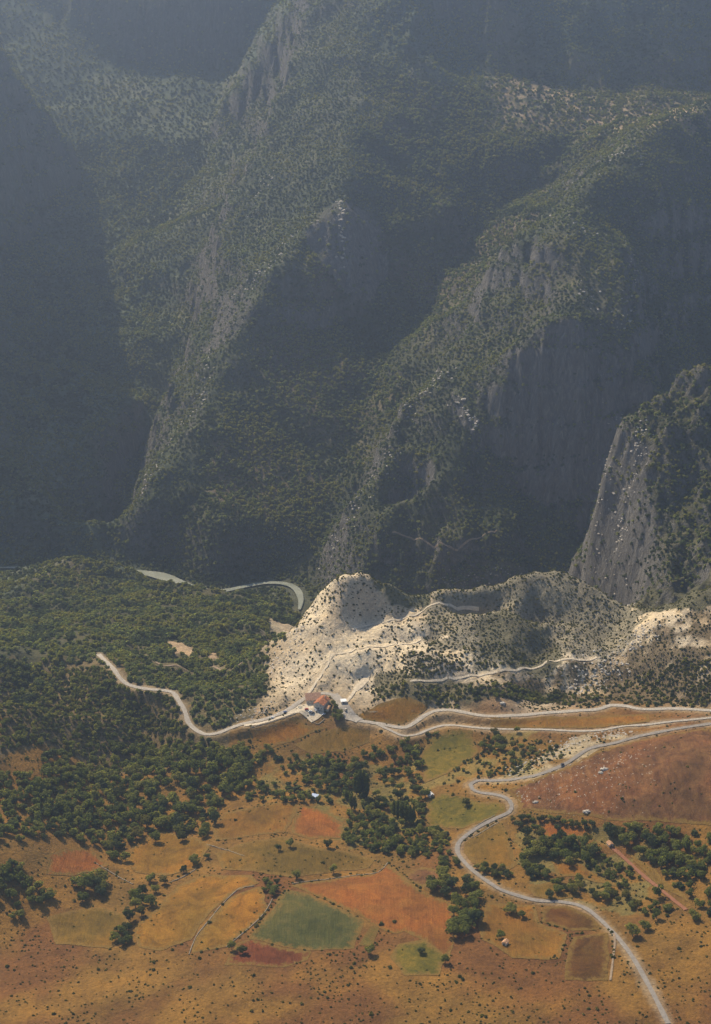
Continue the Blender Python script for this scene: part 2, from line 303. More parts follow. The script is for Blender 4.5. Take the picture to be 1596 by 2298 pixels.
def inpoly(px, py, poly):
    r = np.zeros(np.shape(px), bool); n = len(poly); j = n - 1
    for i in range(n):
        xi, yi = poly[i][:2]; xj, yj = poly[j][:2]
        c = ((yi > py) != (yj > py)) & (px < (xj - xi) * (py - yi) / (yj - yi + 1e-12) + xi); r ^= c; j = i
    return r
FIELDS = [   # outline, soil kind, label
 ([(648,1993),(702,2004),(753,2030),(822,2067),(799,2127),(696,2130),(653,2123),(553,2111),(571,2084),(619,2021)], 'crop', 'large dark green crop field beside the orange stubble field'),
 ([(530,2119),(553,2113),(651,2125),(700,2132),(690,2152),(640,2170),(500,2165)], 'redsoil', 'strip of bare red soil below the dark green field'),
 ([(656,1984),(714,1976),(782,1967),(839,1961),(871,1936),(902,1959),(945,1998),(1008,2030),(1030,2090),(1010,2150),(985,2160),(950,2110),(911,2093),(893,2099),(868,2090),(828,2066),(762,2030),(706,2003)], 'stubble', 'wide orange stubble field right of the dark green field'),
 ([(438,2104),(461,2075),(500,2028),(520,2009),(572,1990),(595,2010),(595,2044),(572,2070),(507,2124),(487,2130),(430,2140)], 'gold', 'golden hay field between two dry stone walls'),
 ([(559,1636),(600,1624),(676,1604),(696,1626),(736,1634),(651,1667),(591,1685),(562,1667)], 'ochre', 'ochre field just below the inn and its car park'),
 ([(708,1648),(753,1633),(826,1631),(826,1662),(771,1684),(702,1687),(662,1671)], 'olive', 'dull olive field below the inn track'),
 ([(800,1603),(848,1577),(910,1563),(951,1574),(966,1586),(922,1615),(899,1624),(839,1616),(806,1611)], 'gold', 'golden field between the roads right of the inn'),
 ([(1140,1770),(1206,1747),(1270,1724),(1330,1690),(1424,1662),(1596,1634),(1660,1700),(1640,1850),(1458,1842),(1350,1832),(1250,1825),(1170,1818),(1158,1795)], 'redhill', 'smooth red brown hillside above the hedge'),
 ([(1040,1890),(1117,1846),(1127,1852),(1148,1893),(1160,1939),(1136,1952),(1058,1934),(1037,1911)], 'olive', 'olive field inside the bend of the valley road'),
 ([(1228,2033),(1270,2031),(1318,2054),(1355,2083),(1277,2090),(1209,2068),(1213,2045)], 'vine', 'upper brown vineyard beside the valley road'),
 ([(1279,2103),(1366,2092),(1373,2150),(1365,2200),(1270,2200),(1268,2126)], 'vine', 'lower brown vineyard with a hedge on two sides'),
 ([(1195,1837),(1323,1858),(1323,1880),(1240,1888),(1216,1880)], 'stubble', 'small reddish field between the hedge and the wood'),
 ([(950,1795),(1000,1780),(1050,1790),(1075,1800),(1130,1805),(1135,1822),(1100,1845),(1040,1860),(960,1850)], 'meadow', 'bright green meadow inside the hairpin bend'),
 ([(553,1813),(610,1802),(673,1804),(667,1827),(659,1847),(644,1866),(480,1885),(470,1850),(500,1825)], 'ochre', 'ochre field under the wooded ravine'),
 ([(837,2076),(859,2081),(839,2124),(810,2121)], 'garden', 'small vegetable plot with green rows beside the dark green field'),
 ([(900,2120),(960,2112),(1000,2150),(980,2190),(900,2190),(870,2150)], 'meadow', 'rough green paddock under the orange stubble field'),
 ([(300,2075),(350,2040),(400,1985),(450,1965),(560,1965),(572,1984),(520,2000),(490,2030),(452,2072),(428,2108),(360,2130),(310,2120)], 'gold', 'long sloping golden pasture left of the white stone wall'),
 ([(560,1888),(640,1876),(720,1905),(800,1915),(850,1925),(830,1948),(760,1955),(650,1968),(600,1962),(500,1950),(480,1915)], 'olive', 'open olive pasture around the two lone round oaks'),
 ([(672,1806),(720,1812),(775,1845),(760,1880),(700,1880),(660,1866)], 'stubble', 'brown plot right of the ochre field under the ravine'),
 ([(900,1965),(960,2000),(1010,2020),(1030,1990),(1010,1960),(950,1945)], 'redhill', 'rough reddish slope above the clump of oaks'),
 ([(1090,2030),(1200,2030),(1205,2070),(1265,2095),(1250,2150),(1150,2150),(1080,2110),(1075,2070)], 'ochre', 'rough golden pasture left of the vineyards'),
 ([(1180,1985),(1260,1975),(1300,2012),(1240,2018),(1190,2010)], 'olive', 'small olive pasture above the upper vineyard'),
 ([(1240,1930),(1310,1940),(1400,1990),(1300,1968),(1250,1965)], 'ochre', 'sloping ochre pasture under the dense wood'),
 ([(1400,1905),(1470,1950),(1560,2030),(1480,1990)], 'olive', 'olive margin right of the red dirt track'),
 ([(1010,1640),(1060,1640),(1070,1690),(1000,1740),(950,1760),(940,1700),(960,1660)], 'meadow', 'rough green pasture under the lower road junction'),
 ([(1100,1610),(1458,1600),(1458,1620),(1300,1635),(1100,1632)], 'ochre', 'ochre strip between the two upper roads'),
 ([(160,2040),(240,2035),(285,2050),(300,2090),(250,2125),(120,2120),(100,2060)], 'olive', 'olive meadow under the dark oaks on the left'),
 ([(160,1905),(200,1900),(240,1940),(215,1950),(165,1970),(100,1960),(100,1915)], 'stubble', 'pinkish brown field above the dark oaks on the left'),
 ([(300,1890),(370,1862),(440,1880),(470,1900),(440,1950),(380,1962),(310,1960),(275,1920)], 'gold', 'golden rough pasture dotted with bushes'),
]
def soften(w):                                              # worn corners and wavering margins
    o = []
    for i in range(len(w)):                                  # points every few metres along the margin
        a = np.array(w[i]); b = np.array(w[(i + 1) % len(w)]); n = max(1, int(np.hypot(*(b - a)[:2]) / 7)); o += [a + (b - a) * k / n for k in range(n)]
    w = o
    for _ in range(1):
        o = []
        for i in range(len(w)):
            a = np.array(w[i]); b = np.array(w[(i + 1) % len(w)]); o += [a * .9 + b * .1, a * .1 + b * .9]
        w = o
    return [(p[0] + 5.0 * float(fbm(np.array(p[0]), np.array(p[1]), 38, 4, 14)), p[1] + 5.0 * float(fbm(np.array(p[0]), np.array(p[1]), 38, 4, 15)), p[2]) for p in w]
FW = [(soften([spot(*p) for p in pl]), k, l) for pl, k, l in FIELDS]
# ------------------------------------------------------------------ materials
def mat(name):
    m = bpy.data.materials.new(name); m.use_nodes = True; nt = m.node_tree; nt.nodes.clear()
    o = nt.nodes.new('ShaderNodeOutputMaterial'); b = nt.nodes.new('ShaderNodeBsdfPrincipled')
    b.inputs['Roughness'].default_value = .95; b.inputs['Specular IOR Level'].default_value = .15
    nt.links.new(b.outputs[0], o.inputs['Surface'])
    return m, nt, b
def N(nt, t, **kw):
    n = nt.nodes.new(t)
    for k, v in kw.items():
        if k in n.inputs: n.inputs[k].default_value = v
        else: setattr(n, k, v)
    return n
def noise_node(nt, scale, detail=6, rough=.6, vec=None, dist=0.0):
    n = N(nt, 'ShaderNodeTexNoise'); n.inputs['Scale'].default_value = scale; n.inputs['Detail'].default_value = detail
    n.inputs['Roughness'].default_value = rough; n.inputs['Distortion'].default_value = dist
    if vec is None:
        g = N(nt, 'ShaderNodeNewGeometry'); vec = g.outputs['Position']
    nt.links.new(vec, n.inputs['Vector']); return n
def ramp(nt, fac, stops):
    r = N(nt, 'ShaderNodeValToRGB'); nt.links.new(fac, r.inputs['Fac']); e = r.color_ramp.elements
    while len(e) < len(stops): e.new(.5)
    for el, (p, c) in zip(e, stops): el.position = p; el.color = (*c, 1) if len(c) == 3 else c
    return r
def mix(nt, fac, a, b, mode='MIX'):
    m = N(nt, 'ShaderNodeMix'); m.data_type = 'RGBA'; m.blend_type = mode
    for s, val in ((m.inputs[0], fac), (m.inputs[6], a), (m.inputs[7], b)):
        if isinstance(val, (int, float)): s.default_value = val
        elif isinstance(val, tuple): s.default_value = (*val, 1) if len(val) == 3 else val
        else: nt.links.new(val, s)
    return m.outputs[2]
def math_(nt, op, a, b=0.0):
    m = N(nt, 'ShaderNodeMath'); m.operation = op
    for s, val in ((m.inputs[0], a), (m.inputs[1], b)):
        if isinstance(val, (int, float)): s.default_value = val
        else: nt.links.new(val, s)
    return m.outputs[0]
def bump(nt, b, height, dist=1.0, strength=1.0):
    n = N(nt, 'ShaderNodeBump'); n.inputs['Distance'].default_value = dist; n.inputs['Strength'].default_value = strength
    nt.links.new(height, n.inputs['Height']); nt.links.new(n.outputs[0], b.inputs['Normal'])
# ground: colour of soil, grass and rock comes from a survey layer, broken up by fine noise; bare rock where it is steep
M = {}
def ground_mat():
    m, nt, b = mat('ground'); at = N(nt, 'ShaderNodeVertexColor'); at.layer_name = 'soil'
    ak = N(nt, 'ShaderNodeAttribute'); ak.attribute_name = 'rock'
    n1 = noise_node(nt, .035, 8, .65); n2 = noise_node(nt, .35, 5, .7); n3 = noise_node(nt, .11, 6, .7)
    c = mix(nt, .85, at.outputs['Color'], ramp(nt, n1.outputs['Fac'], [(.3, (.62, .60, .58)), (.5, (1, 1, 1)), (.7, (1.32, 1.25, 1.1))]).outputs[0], 'MULTIPLY')
    c = mix(nt, .8, c, ramp(nt, n2.outputs['Fac'], [(.3, (.55, .56, .55)), (.5, (1, 1, 1)), (.7, (1.4, 1.36, 1.3))]).outputs[0], 'MULTIPLY')
    g = N(nt, 'ShaderNodeNewGeometry'); sp = N(nt, 'ShaderNodeSeparateXYZ'); nt.links.new(g.outputs['Normal'], sp.inputs[0])
    st = math_(nt, 'SUBTRACT', .78, sp.outputs[2]); st = math_(nt, 'MULTIPLY', st, 3.0); st = math_(nt, 'ADD', st, math_(nt, 'MULTIPLY', math_(nt, 'SUBTRACT', n3.outputs['Fac'], .5), 3.2))
    st = math_(nt, 'ADD', st, math_(nt, 'MULTIPLY', math_(nt, 'SUBTRACT', ak.outputs['Fac'], .5), 1.6))
    st = math_(nt, 'MINIMUM', math_(nt, 'MAXIMUM', st, 0.0), 1.0)
    st = math_(nt, 'MULTIPLY', st, math_(nt, 'MINIMUM', math_(nt, 'MULTIPLY', ak.outputs['Fac'], 3.0), 1.0))
    # streaked limestone
    mp = N(nt, 'ShaderNodeMapping'); mp.inputs['Scale'].default_value = (1, 1, .16); nt.links.new(g.outputs['Position'], mp.inputs['Vector'])
    ns = noise_node(nt, .22, 9, .78, mp.outputs[0], .6)
    rk = ramp(nt, ns.outputs['Fac'], [(.3, (.085, .078, .070)), (.52, (.175, .160, .140)), (.75, (.38, .345, .295))])
    c = mix(nt, st, c, rk.outputs[0])
    nt.links.new(c, b.inputs['Base Color'])
    bump(nt, b, math_(nt, 'ADD', math_(nt, 'ADD', n2.outputs['Fac'], math_(nt, 'MULTIPLY', n3.outputs['Fac'], 2.0)), math_(nt, 'MULTIPLY', math_(nt, 'MULTIPLY', ns.outputs['Fac'], st), 7.0)), 1.1, .9)
    return m
M['ground'] = ground_mat()
def soil_mat(name, c0, c1, c2, rows=0.0, ang=0.0, rowc=(.5, .5, .5), scale=.05, dots=False):
    m, nt, b = mat(name); n1 = noise_node(nt, scale, 9, .72, dist=1.6); n2 = noise_node(nt, .8, 5, .75); n3 = noise_node(nt, .014, 4, .6); n4 = noise_node(nt, .16, 7, .7, dist=.8)
    c = ramp(nt, n1.outputs['Fac'], [(.32, tuple(k * .78 for k in c0)), (.5, c1), (.68, tuple(k * 1.12 for k in c2))]).outputs[0]
    c = mix(nt, .85, c, ramp(nt, n2.outputs['Fac'], [(.3, (.5, .52, .5)), (.5, (1, 1, 1)), (.7, (1.42, 1.38, 1.25))]).outputs[0], 'MULTIPLY')
    c = mix(nt, .8, c, ramp(nt, n3.outputs['Fac'], [(.38, (.66, .74, .70)), (.5, (1, 1, 1)), (.62, (1.3, 1.13, .98))]).outputs[0], 'MULTIPLY')
    c = mix(nt, ramp(nt, n4.outputs['Fac'], [(.56, (0, 0, 0)), (.72, (.6, .6, .6))]).outputs[0], c, mix(nt, 1.0, c, (.52, .62, .55), 'MULTIPLY'))
    h = n2.outputs['Fac']
    if rows:
        g = N(nt, 'ShaderNodeNewGeometry'); mp = N(nt, 'ShaderNodeMapping'); mp.inputs['Rotation'].default_value = (0, 0, ang)
        nt.links.new(g.outputs['Position'], mp.inputs['Vector'])
        if dots:
            w = N(nt, 'ShaderNodeTexWave'); w.inputs['Scale'].default_value = rows; w.inputs['Distortion'].default_value = 2.5; w.inputs['Detail'].default_value = 3
            w.inputs['Detail Scale'].default_value = .6; nt.links.new(mp.outputs[0], w.inputs['Vector']); wf = w.outputs['Fac']
        else:                                              # streaks left by the plough or the mower
            mp.inputs['Scale'].default_value = (1, .05, 1)
            wf = math_(nt, 'MULTIPLY', math_(nt, 'SUBTRACT', noise_node(nt, rows * 2.6, 5, .75, mp.outputs[0]).outputs['Fac'], .38), 4.0)
            wf = math_(nt, 'MINIMUM', math_(nt, 'MAXIMUM', wf, 0.0), 1.0)
        c = mix(nt, math_(nt, 'MULTIPLY', wf, .8), c, mix(nt, 1.0, c, rowc, 'MULTIPLY'))
        h = math_(nt, 'ADD', h, math_(nt, 'MULTIPLY', wf, .8))
    # weedy margin: the field gives way raggedly to rough grass
    ak = N(nt, 'ShaderNodeAttribute'); ak.attribute_name = 'margin'; ne = noise_node(nt, .22, 6, .75)
    e = math_(nt, 'ADD', ak.outputs['Fac'], math_(nt, 'MULTIPLY', math_(nt, 'SUBTRACT', ne.outputs['Fac'], .5), 2.6)); e = math_(nt, 'SUBTRACT', math_(nt, 'MULTIPLY', e, 2.2), .35)
    e = math_(nt, 'MINIMUM', math_(nt, 'MAXIMUM', e, 0.0), 1.0)
    rough_ = ramp(nt, n2.outputs['Fac'], [(.3, (.105, .066, .016)), (.5, (.172, .101, .022)), (.7, (.235, .142, .036))]).outputs[0]
    c = mix(nt, e, rough_, c)
    nt.links.new(c, b.inputs['Base Color']); bump(nt, b, h, .5, .7)
    return m
M['crop'] = soil_mat('crop_field', (0.0632, 0.0681, 0.0175), (0.0857, 0.0828, 0.0216), (0.1219, 0.0966, 0.0270), .11, 2.2, (.8, .8, .8))
M['redsoil'] = soil_mat('red_soil', (0.1350, 0.0367, 0.0118), (0.1711, 0.0461, 0.0147), (0.2021, 0.0641, 0.0206), .16, .2, (.8, .78, .78))
M['stubble'] = soil_mat('stubble_field', (0.1841, 0.0660, 0.0134), (0.2233, 0.0814, 0.0157), (0.2571, 0.1068, 0.0199), .10, 2.1, (.86, .84, .84))
M['gold'] = soil_mat('hay_field', (0.1514, 0.0753, 0.0092), (0.2124, 0.1029, 0.0125), (0.2525, 0.1306, 0.0171), .07, .9, (.88, .86, .84))
M['ochre'] = soil_mat('ochre_field', (0.1550, 0.0707, 0.0111), (0.1914, 0.0891, 0.0129), (0.2170, 0.1091, 0.0162), .12, .35, (.88, .88, .88))
M['olive'] = soil_mat('olive_field', (0.1185, 0.0684, 0.0102), (0.1522, 0.0860, 0.0129), (0.1924, 0.1044, 0.0152), .10, 1.9, (.86, .9, .86))
M['redhill'] = soil_mat('red_hill', (0.0779, 0.0345, 0.0134), (0.1129, 0.0473, 0.0179), (0.1480, 0.0682, 0.0251), .055, 1.15, (1.6, 1.75, 1.6))
M['vine'] = soil_mat('vineyard', (0.0985, 0.0415, 0.0097), (0.1358, 0.0584, 0.0125), (0.1723, 0.0837, 0.0166), .35, .7, (.45, .5, .4), dots=True)
M['meadow'] = soil_mat('meadow', (0.0739, 0.0714, 0.0097), (0.1231, 0.0952, 0.0125), (0.1851, 0.1206, 0.0166), scale=.09)
M['garden'] = soil_mat('garden', (0.1048, 0.0937, 0.0148), (0.1704, 0.1329, 0.0268), (0.2626, 0.1882, 0.0471), .5, 2.3, (.35, .5, .3), dots=True)
def plain(name, c, rough=.8, var=.25, scale=.8, spec=.2, bmp=.03):
    m, nt, b = mat(name); n = noise_node(nt, scale, 5, .7)
    lo = tuple(k * (1 - var) for k in c); hi = tuple(min(1, k * (1 + var)) for k in c)
    nt.links.new(ramp(nt, n.outputs['Fac'], [(.3, lo), (.7, hi)]).outputs[0], b.inputs['Base Color'])
    b.inputs['Roughness'].default_value = rough; b.inputs['Specular IOR Level'].default_value = spec
    if bmp: bump(nt, b, n.outputs['Fac'], bmp, .6)
    return m
M['road'] = plain('road_gravel', (.36, .315, .255), .9, .28, .5)
M['asphalt'] = plain('worn_asphalt', (.24, .21, .178), .9, .25, .35)
M['track'] = plain('pale_track', (.56, .465, .33), .95, .25, .4)
M['dirt'] = plain('dirt_track', (.26, .19, .125), .95, .3, .4)
M['red_track'] = plain('red_track', (.24, .105, .055), .95, .25, .4)
M['stone'] = plain('dry_stone', (.27, .225, .165), .95, .5, 1.2)
M['rock'] = plain('limestone_rock', (.42, .375, .31), .95, .35, .6)
M['wall'] = plain('plaster', (.62, .53, .40), .9, .15, .8)
M['white'] = plain('white_paint', (.80, .78, .74), .6, .06, .8)
M['dark'] = plain('dark_wood', (.07, .05, .035), .7, .3, 2.0)
M['bark'] = plain('bark', (.11, .085, .06), .95, .3, 1.5)
def tile_mat(name, c):
    m, nt, b = mat(name); g = N(nt, 'ShaderNodeTexCoord'); w = N(nt, 'ShaderNodeTexWave'); w.inputs['Scale'].default_value = 1.6; w.inputs['Distortion'].default_value = .4
    nt.links.new(g.outputs['Object'], w.inputs['Vector']); n = noise_node(nt, .7, 6, .7)
    a = ramp(nt, n.outputs['Fac'], [(.3, tuple(k * .62 for k in c)), (.5, c), (.7, tuple(min(1, k * 1.3) for k in c))]).outputs[0]
    nt.links.new(mix(nt, math_(nt, 'MULTIPLY', w.outputs['Fac'], .4), a, mix(nt, 1.0, a, (.55, .5, .5), 'MULTIPLY')), b.inputs['Base Color'])
    bump(nt, b, w.outputs['Fac'], .12, .8); return m
M['tile'] = tile_mat('clay_tile', (.44, .175, .085)); M['tile_dull'] = tile_mat('weathered_tile', (.36, .215, .145)); M['tile_pale'] = tile_mat('pale_tile', (.58, .33, .18))
def glass_mat():
    m, nt, b = mat('window_glass'); b.inputs['Base Color'].default_value = (.03, .035, .04, 1); b.inputs['Roughness'].default_value = .12; b.inputs['Specular IOR Level'].default_value = .5; return m
M['glass'] = glass_mat()
def water_mat():
    m, nt, b = mat('milky_river_water'); n = noise_node(nt, .05, 4, .6)
    nt.links.new(ramp(nt, n.outputs['Fac'], [(.35, (.20, .215, .165)), (.65, (.29, .295, .23))]).outputs[0], b.inputs['Base Color'])
    b.inputs['Roughness'].default_value = .5; b.inputs['Specular IOR Level'].default_value = .15
    bump(nt, b, noise_node(nt, .4, 3).outputs['Fac'], .2, .4); return m
M['water'] = water_mat()
def leaf_mat(name, c0, c1, c2):
    m = bpy.data.materials.new(name); m.use_nodes = True; nt = m.node_tree; nt.nodes.clear()
    o = N(nt, 'ShaderNodeOutputMaterial'); oi = N(nt, 'ShaderNodeObjectInfo'); n = noise_node(nt, .9, 3, .6)
    f = math_(nt, 'ADD', math_(nt, 'MULTIPLY', oi.outputs['Random'], .75), math_(nt, 'MULTIPLY', n.outputs['Fac'], .25))
    c = ramp(nt, f, [(.1, c0), (.5, c1), (.92, c2)]).outputs[0]
    d = N(nt, 'ShaderNodeBsdfDiffuse'); t = N(nt, 'ShaderNodeBsdfTranslucent'); mx = N(nt, 'ShaderNodeMixShader'); mx.inputs[0].default_value = .5
    nt.links.new(c, d.inputs['Color']); nt.links.new(mix(nt, 1.0, c, (1.9, 2.0, .95), 'MULTIPLY'), t.inputs['Color'])
    nt.links.new(d.outputs[0], mx.inputs[1]); nt.links.new(t.outputs[0], mx.inputs[2]); nt.links.new(mx.outputs[0], o.inputs['Surface'])
    return m
M['oak'] = leaf_mat('oak_leaves', (0.0850, 0.0987, 0.0281), (0.1350, 0.1457, 0.0406), (0.2000, 0.1880, 0.0515))
M['light'] = leaf_mat('pale_leaves', (0.1300, 0.1410, 0.0390), (0.1800, 0.1786, 0.0484), (0.2300, 0.2068, 0.0585))
M['pine'] = leaf_mat('dark_leaves', (0.0450, 0.0595, 0.0288), (0.0650, 0.0787, 0.0378), (0.0900, 0.1008, 0.0450))
M['poplar'] = leaf_mat('poplar_leaves', (0.0800, 0.0940, 0.0281), (0.1000, 0.1128, 0.0343), (0.1200, 0.1222, 0.0390))
M['scrub'] = leaf_mat('scrub_leaves', (0.0600, 0.0658, 0.0218), (0.0950, 0.0940, 0.0296), (0.1600, 0.1316, 0.0390))
M['forest'] = leaf_mat('forest_leaves', (0.0978, 0.1193, 0.0517), (0.1495, 0.1656, 0.0683), (0.2185, 0.2186, 0.0890))
# ------------------------------------------------------------------ builders
COL = scene.collection
def obj(name, me, m=None, parent=None):
    o = bpy.data.objects.new(name, me); COL.objects.link(o)
    if m is not None and me is not None: me.materials.append(m)
    if parent is not None: o.parent = parent
    return o
def tag(o, label=None, cat=None, group=None, kind=None):
    if label: o['label'] = label
    if cat: o['category'] = cat
    if group: o['group'] = group
    if kind: o['kind'] = kind
    return o
def mesh(name, vs, fs):
    me = bpy.data.meshes.new(name); me.from_pydata([tuple(map(float, v)) for v in vs], [], fs); me.update(); return me
def thing(name, loc, rz, label, cat, group=None):
    o = bpy.data.objects.new(name, None); COL.objects.link(o); o.location = loc; o.rotation_euler = (0, 0, rz); o.empty_display_size = 1
    return tag(o, label, cat, group)

# ------------------------------------------------------------------ the ground itself
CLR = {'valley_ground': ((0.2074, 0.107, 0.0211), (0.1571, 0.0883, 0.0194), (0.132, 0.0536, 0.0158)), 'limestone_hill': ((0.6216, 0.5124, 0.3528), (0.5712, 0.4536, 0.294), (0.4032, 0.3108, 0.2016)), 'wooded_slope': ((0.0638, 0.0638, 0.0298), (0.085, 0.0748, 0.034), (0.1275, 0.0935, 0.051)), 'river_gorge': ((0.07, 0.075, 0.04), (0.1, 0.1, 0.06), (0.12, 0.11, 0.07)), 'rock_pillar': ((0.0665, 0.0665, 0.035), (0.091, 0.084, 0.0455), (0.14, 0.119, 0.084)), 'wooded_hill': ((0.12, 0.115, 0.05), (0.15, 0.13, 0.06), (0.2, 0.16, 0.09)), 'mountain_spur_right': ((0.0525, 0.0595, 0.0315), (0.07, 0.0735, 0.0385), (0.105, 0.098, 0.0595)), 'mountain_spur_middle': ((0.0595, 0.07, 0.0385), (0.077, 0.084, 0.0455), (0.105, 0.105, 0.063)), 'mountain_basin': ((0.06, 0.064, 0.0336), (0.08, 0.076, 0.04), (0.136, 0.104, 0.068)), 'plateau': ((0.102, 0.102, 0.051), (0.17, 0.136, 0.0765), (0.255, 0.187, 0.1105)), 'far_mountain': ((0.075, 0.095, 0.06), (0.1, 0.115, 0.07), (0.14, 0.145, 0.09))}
ROCK = {'valley_ground': 0.0, 'limestone_hill': 0.0, 'wooded_slope': .12, 'river_gorge': .3, 'rock_pillar': .5, 'wooded_hill': .2, 'mountain_spur_right': .36, 'mountain_spur_middle': .34, 'mountain_basin': .22, 'plateau': .2, 'far_mountain': .2}
_ri = np.clip(((GX + 10 * fbm(GX, GY, 40, 3, 5) - X0) / RS + .5).astype(int), 0, nx - 1); _rj = np.clip(((GY + 10 * fbm(GX, GY, 40, 3, 6) - Y0) / RS + .5).astype(int), 0, ny - 1)
REGV = REGR[_rj, _ri]
n_a = fbm(GX, GY, 45, 5, 41); n_b = fbm(GX, GY, 120, 4, 45)
SOIL = np.zeros(GX.shape + (3,)); RK = np.zeros(GX.shape)
soft = {}
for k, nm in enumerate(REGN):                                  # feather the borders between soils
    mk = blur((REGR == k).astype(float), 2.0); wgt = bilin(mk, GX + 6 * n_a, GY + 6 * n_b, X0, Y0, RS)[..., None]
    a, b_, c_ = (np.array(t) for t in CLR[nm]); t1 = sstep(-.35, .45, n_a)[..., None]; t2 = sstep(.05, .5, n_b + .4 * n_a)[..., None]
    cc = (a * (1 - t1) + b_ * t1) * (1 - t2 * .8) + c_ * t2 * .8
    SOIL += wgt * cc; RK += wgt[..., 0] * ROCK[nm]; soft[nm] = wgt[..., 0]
def patch(poly, col, edge=6.0, amt=1.0, ncut=None):            # an area of other soil with ragged edges
    w = [spot(*p) for p in poly]; xs = [p[0] for p in w]; ys = [p[1] for p in w]
    i0, i1 = np.searchsorted(gxs, [min(xs) - 20, max(xs) + 20]); j0, j1 = np.searchsorted(gys, [min(ys) - 20, max(ys) + 20])
    sx = GX[j0:j1, i0:i1]; sy = GY[j0:j1, i0:i1]
    m = inpoly(sx + edge * 1.3 * fbm(sx, sy, 16, 3, 61), sy + edge * 1.3 * fbm(sx, sy, 16, 3, 62), w).astype(float)
    if ncut is not None: m = m * sstep(ncut - .15, ncut + .15, fbm(sx, sy, 18, 4, 63))
    m = (m * amt)[..., None]; SOIL[j0:j1, i0:i1] = SOIL[j0:j1, i0:i1] * (1 - m) + np.array(col) * m
def crag(poly, val, edge=6.0):                                  # bare rock faces
    w = [spot(*p) for p in poly]; xs = [p[0] for p in w]; ys = [p[1] for p in w]
    i0, i1 = np.searchsorted(gxs, [min(xs) - 20, max(xs) + 20]); j0, j1 = np.searchsorted(gys, [min(ys) - 20, max(ys) + 20]); sx = GX[j0:j1, i0:i1]; sy = GY[j0:j1, i0:i1]
    m = inpoly(sx + edge * 1.5 * fbm(sx, sy, 18, 3, 65), sy + edge * 1.5 * fbm(sx, sy, 18, 3, 66), w); RK[j0:j1, i0:i1] = np.where(m, val, RK[j0:j1, i0:i1])
crag([(690,520),(720,480),(768,450),(860,490),(866,600),(850,660),(780,665),(740,610),(690,590)], .95); crag([(1008,882),(1030,890),(1078,955),(1062,985),(1015,920)], .95, 3); crag([(1150,790),(1240,760),(1330,770),(1390,800),(1390,1040),(1330,1150),(1180,1120),(1140,960)], .72, 12)
crag([(500,650),(540,640),(570,700),(520,760),(470,800),(450,790)], .8, 5); crag([(325,1095),(400,985),(460,880),(480,890),(410,1000),(340,1110)], .7, 3); crag([(765,700),(640,700),(600,780),(640,860),(690,800)], .6, 12)
crag([(1345,1010),(1375,940),(1400,925),(1385,1010),(1365,1080),(1390,1180),(1385,1280),(1430,1350),(1410,1355),(1355,1270),(1362,1180),(1340,1090)], .9, 3)
PALE, GREENISH = (.50, .42, .30), (.15, .14, .042)
# the pale knob and spoil of the limestone hill, and darker scrub soil on its right side
patch([(985,1320),(1200,1280),(1290,1265),(1345,1300),(1440,1365),(1420,1420),(1330,1440),(1250,1400),(1150,1350),(1050,1372)], (.15, .135, .085), 10, .85, -.1)
patch([(950,1350),(1300,1300),(1440,1370),(1420,1430),(1290,1480),(1100,1500),(960,1440)], (.20, .175, .118), 14, .88)
patch([(1060,1390),(1150,1370),(1230,1430),(1280,1490),(1160,1495),(1090,1470)], (.115, .105, .06), 8, .85)
patch([(822,1272),(850,1280),(980,1313),(965,1350),(870,1338),(828,1312)], (.085, .088, .045), 5, .9)
patch([(1000,1528),(1150,1508),(1300,1488),(1400,1450),(1596,1350),(1596,1560),(1300,1580),(1000,1580)], (.125, .09, .045), 9, .9, -.25)
patch([(830,1520),(900,1505),(1000,1520),(1100,1540),(1250,1530),(1250,1570),(1000,1580),(850,1570)], (.10, .09, .046), 8, .85)
patch([(920,1460),(1000,1470),(1080,1520),(980,1525),(900,1500)], (.23, .195, .15), 6, .8)
for pl in ([(373,1438),(390,1436),(442,1462),(436,1472),(400,1462),(395,1480),(385,1460)], [(470,1462),(480,1465),(508,1495),(500,1508),(478,1495),(466,1480)],
           [(520,1598),(570,1585),(600,1588),(560,1608),(525,1612)]): patch(pl, (.40, .28, .165), 3, .9)
patch([(1290,1545),(1330,1490),(1400,1455),(1458,1400),(1596,1330),(1596,1390),(1458,1440),(1400,1490),(1340,1540)], (.46, .34, .20), 7, .95, 0.0)
patch([(1380,1335),(1458,1285),(1600,1290),(1600,1375),(1440,1380)], (.09, .085, .045), 6, .95)
patch([(480,1000),(620,960),(740,1060),(740,1130),(560,1160),(470,1120)], (.19, .135, .085), 10, .6, .0)
patch([(620,880),(740,850),(860,870),(850,960),(700,990)], (.16, .13, .08), 10, .5, .05)
patch([(1110,190),(1250,200),(1458,220),(1596,220),(1596,290),(1458,300),(1300,290),(1150,260),(1080,300),(1060,250)], (.36, .27, .17), 12, .8, .05)
patch([(1180,1770),(1240,1720),(1330,1690),(1200,1745),(1120,1750),(1110,1740),(1220,1690),(1300,1650),(1440,1640)], (.38, .31, .195), 5, .8, .0)
patch([(560,1720),(680,1700),(900,1720),(950,1790),(900,1900),(780,1900),(650,1800),(560,1790)], GREENISH, 10, .6, .0)
patch([(930,1670),(1200,1640),(1200,1740),(1060,1750),(950,1770)], (.20, .155, .045), 10, .7, -.1)
patch([(1160,1850),(1458,1880),(1458,2060),(1300,2030),(1180,1980)], (.16, .13, .04), 10, .8, -.1)
patch([(0,1470),(230,1470),(300,1530),(390,1540),(430,1600),(520,1640),(500,1700),(160,1700),(0,1700)], (.14, .105, .05), 10, .85)
patch([(250,1440),(560,1460),(620,1540),(560,1610),(500,1635),(440,1630),(420,1570),(390,1545),(290,1530)], (.12, .10, .05), 8, .85)
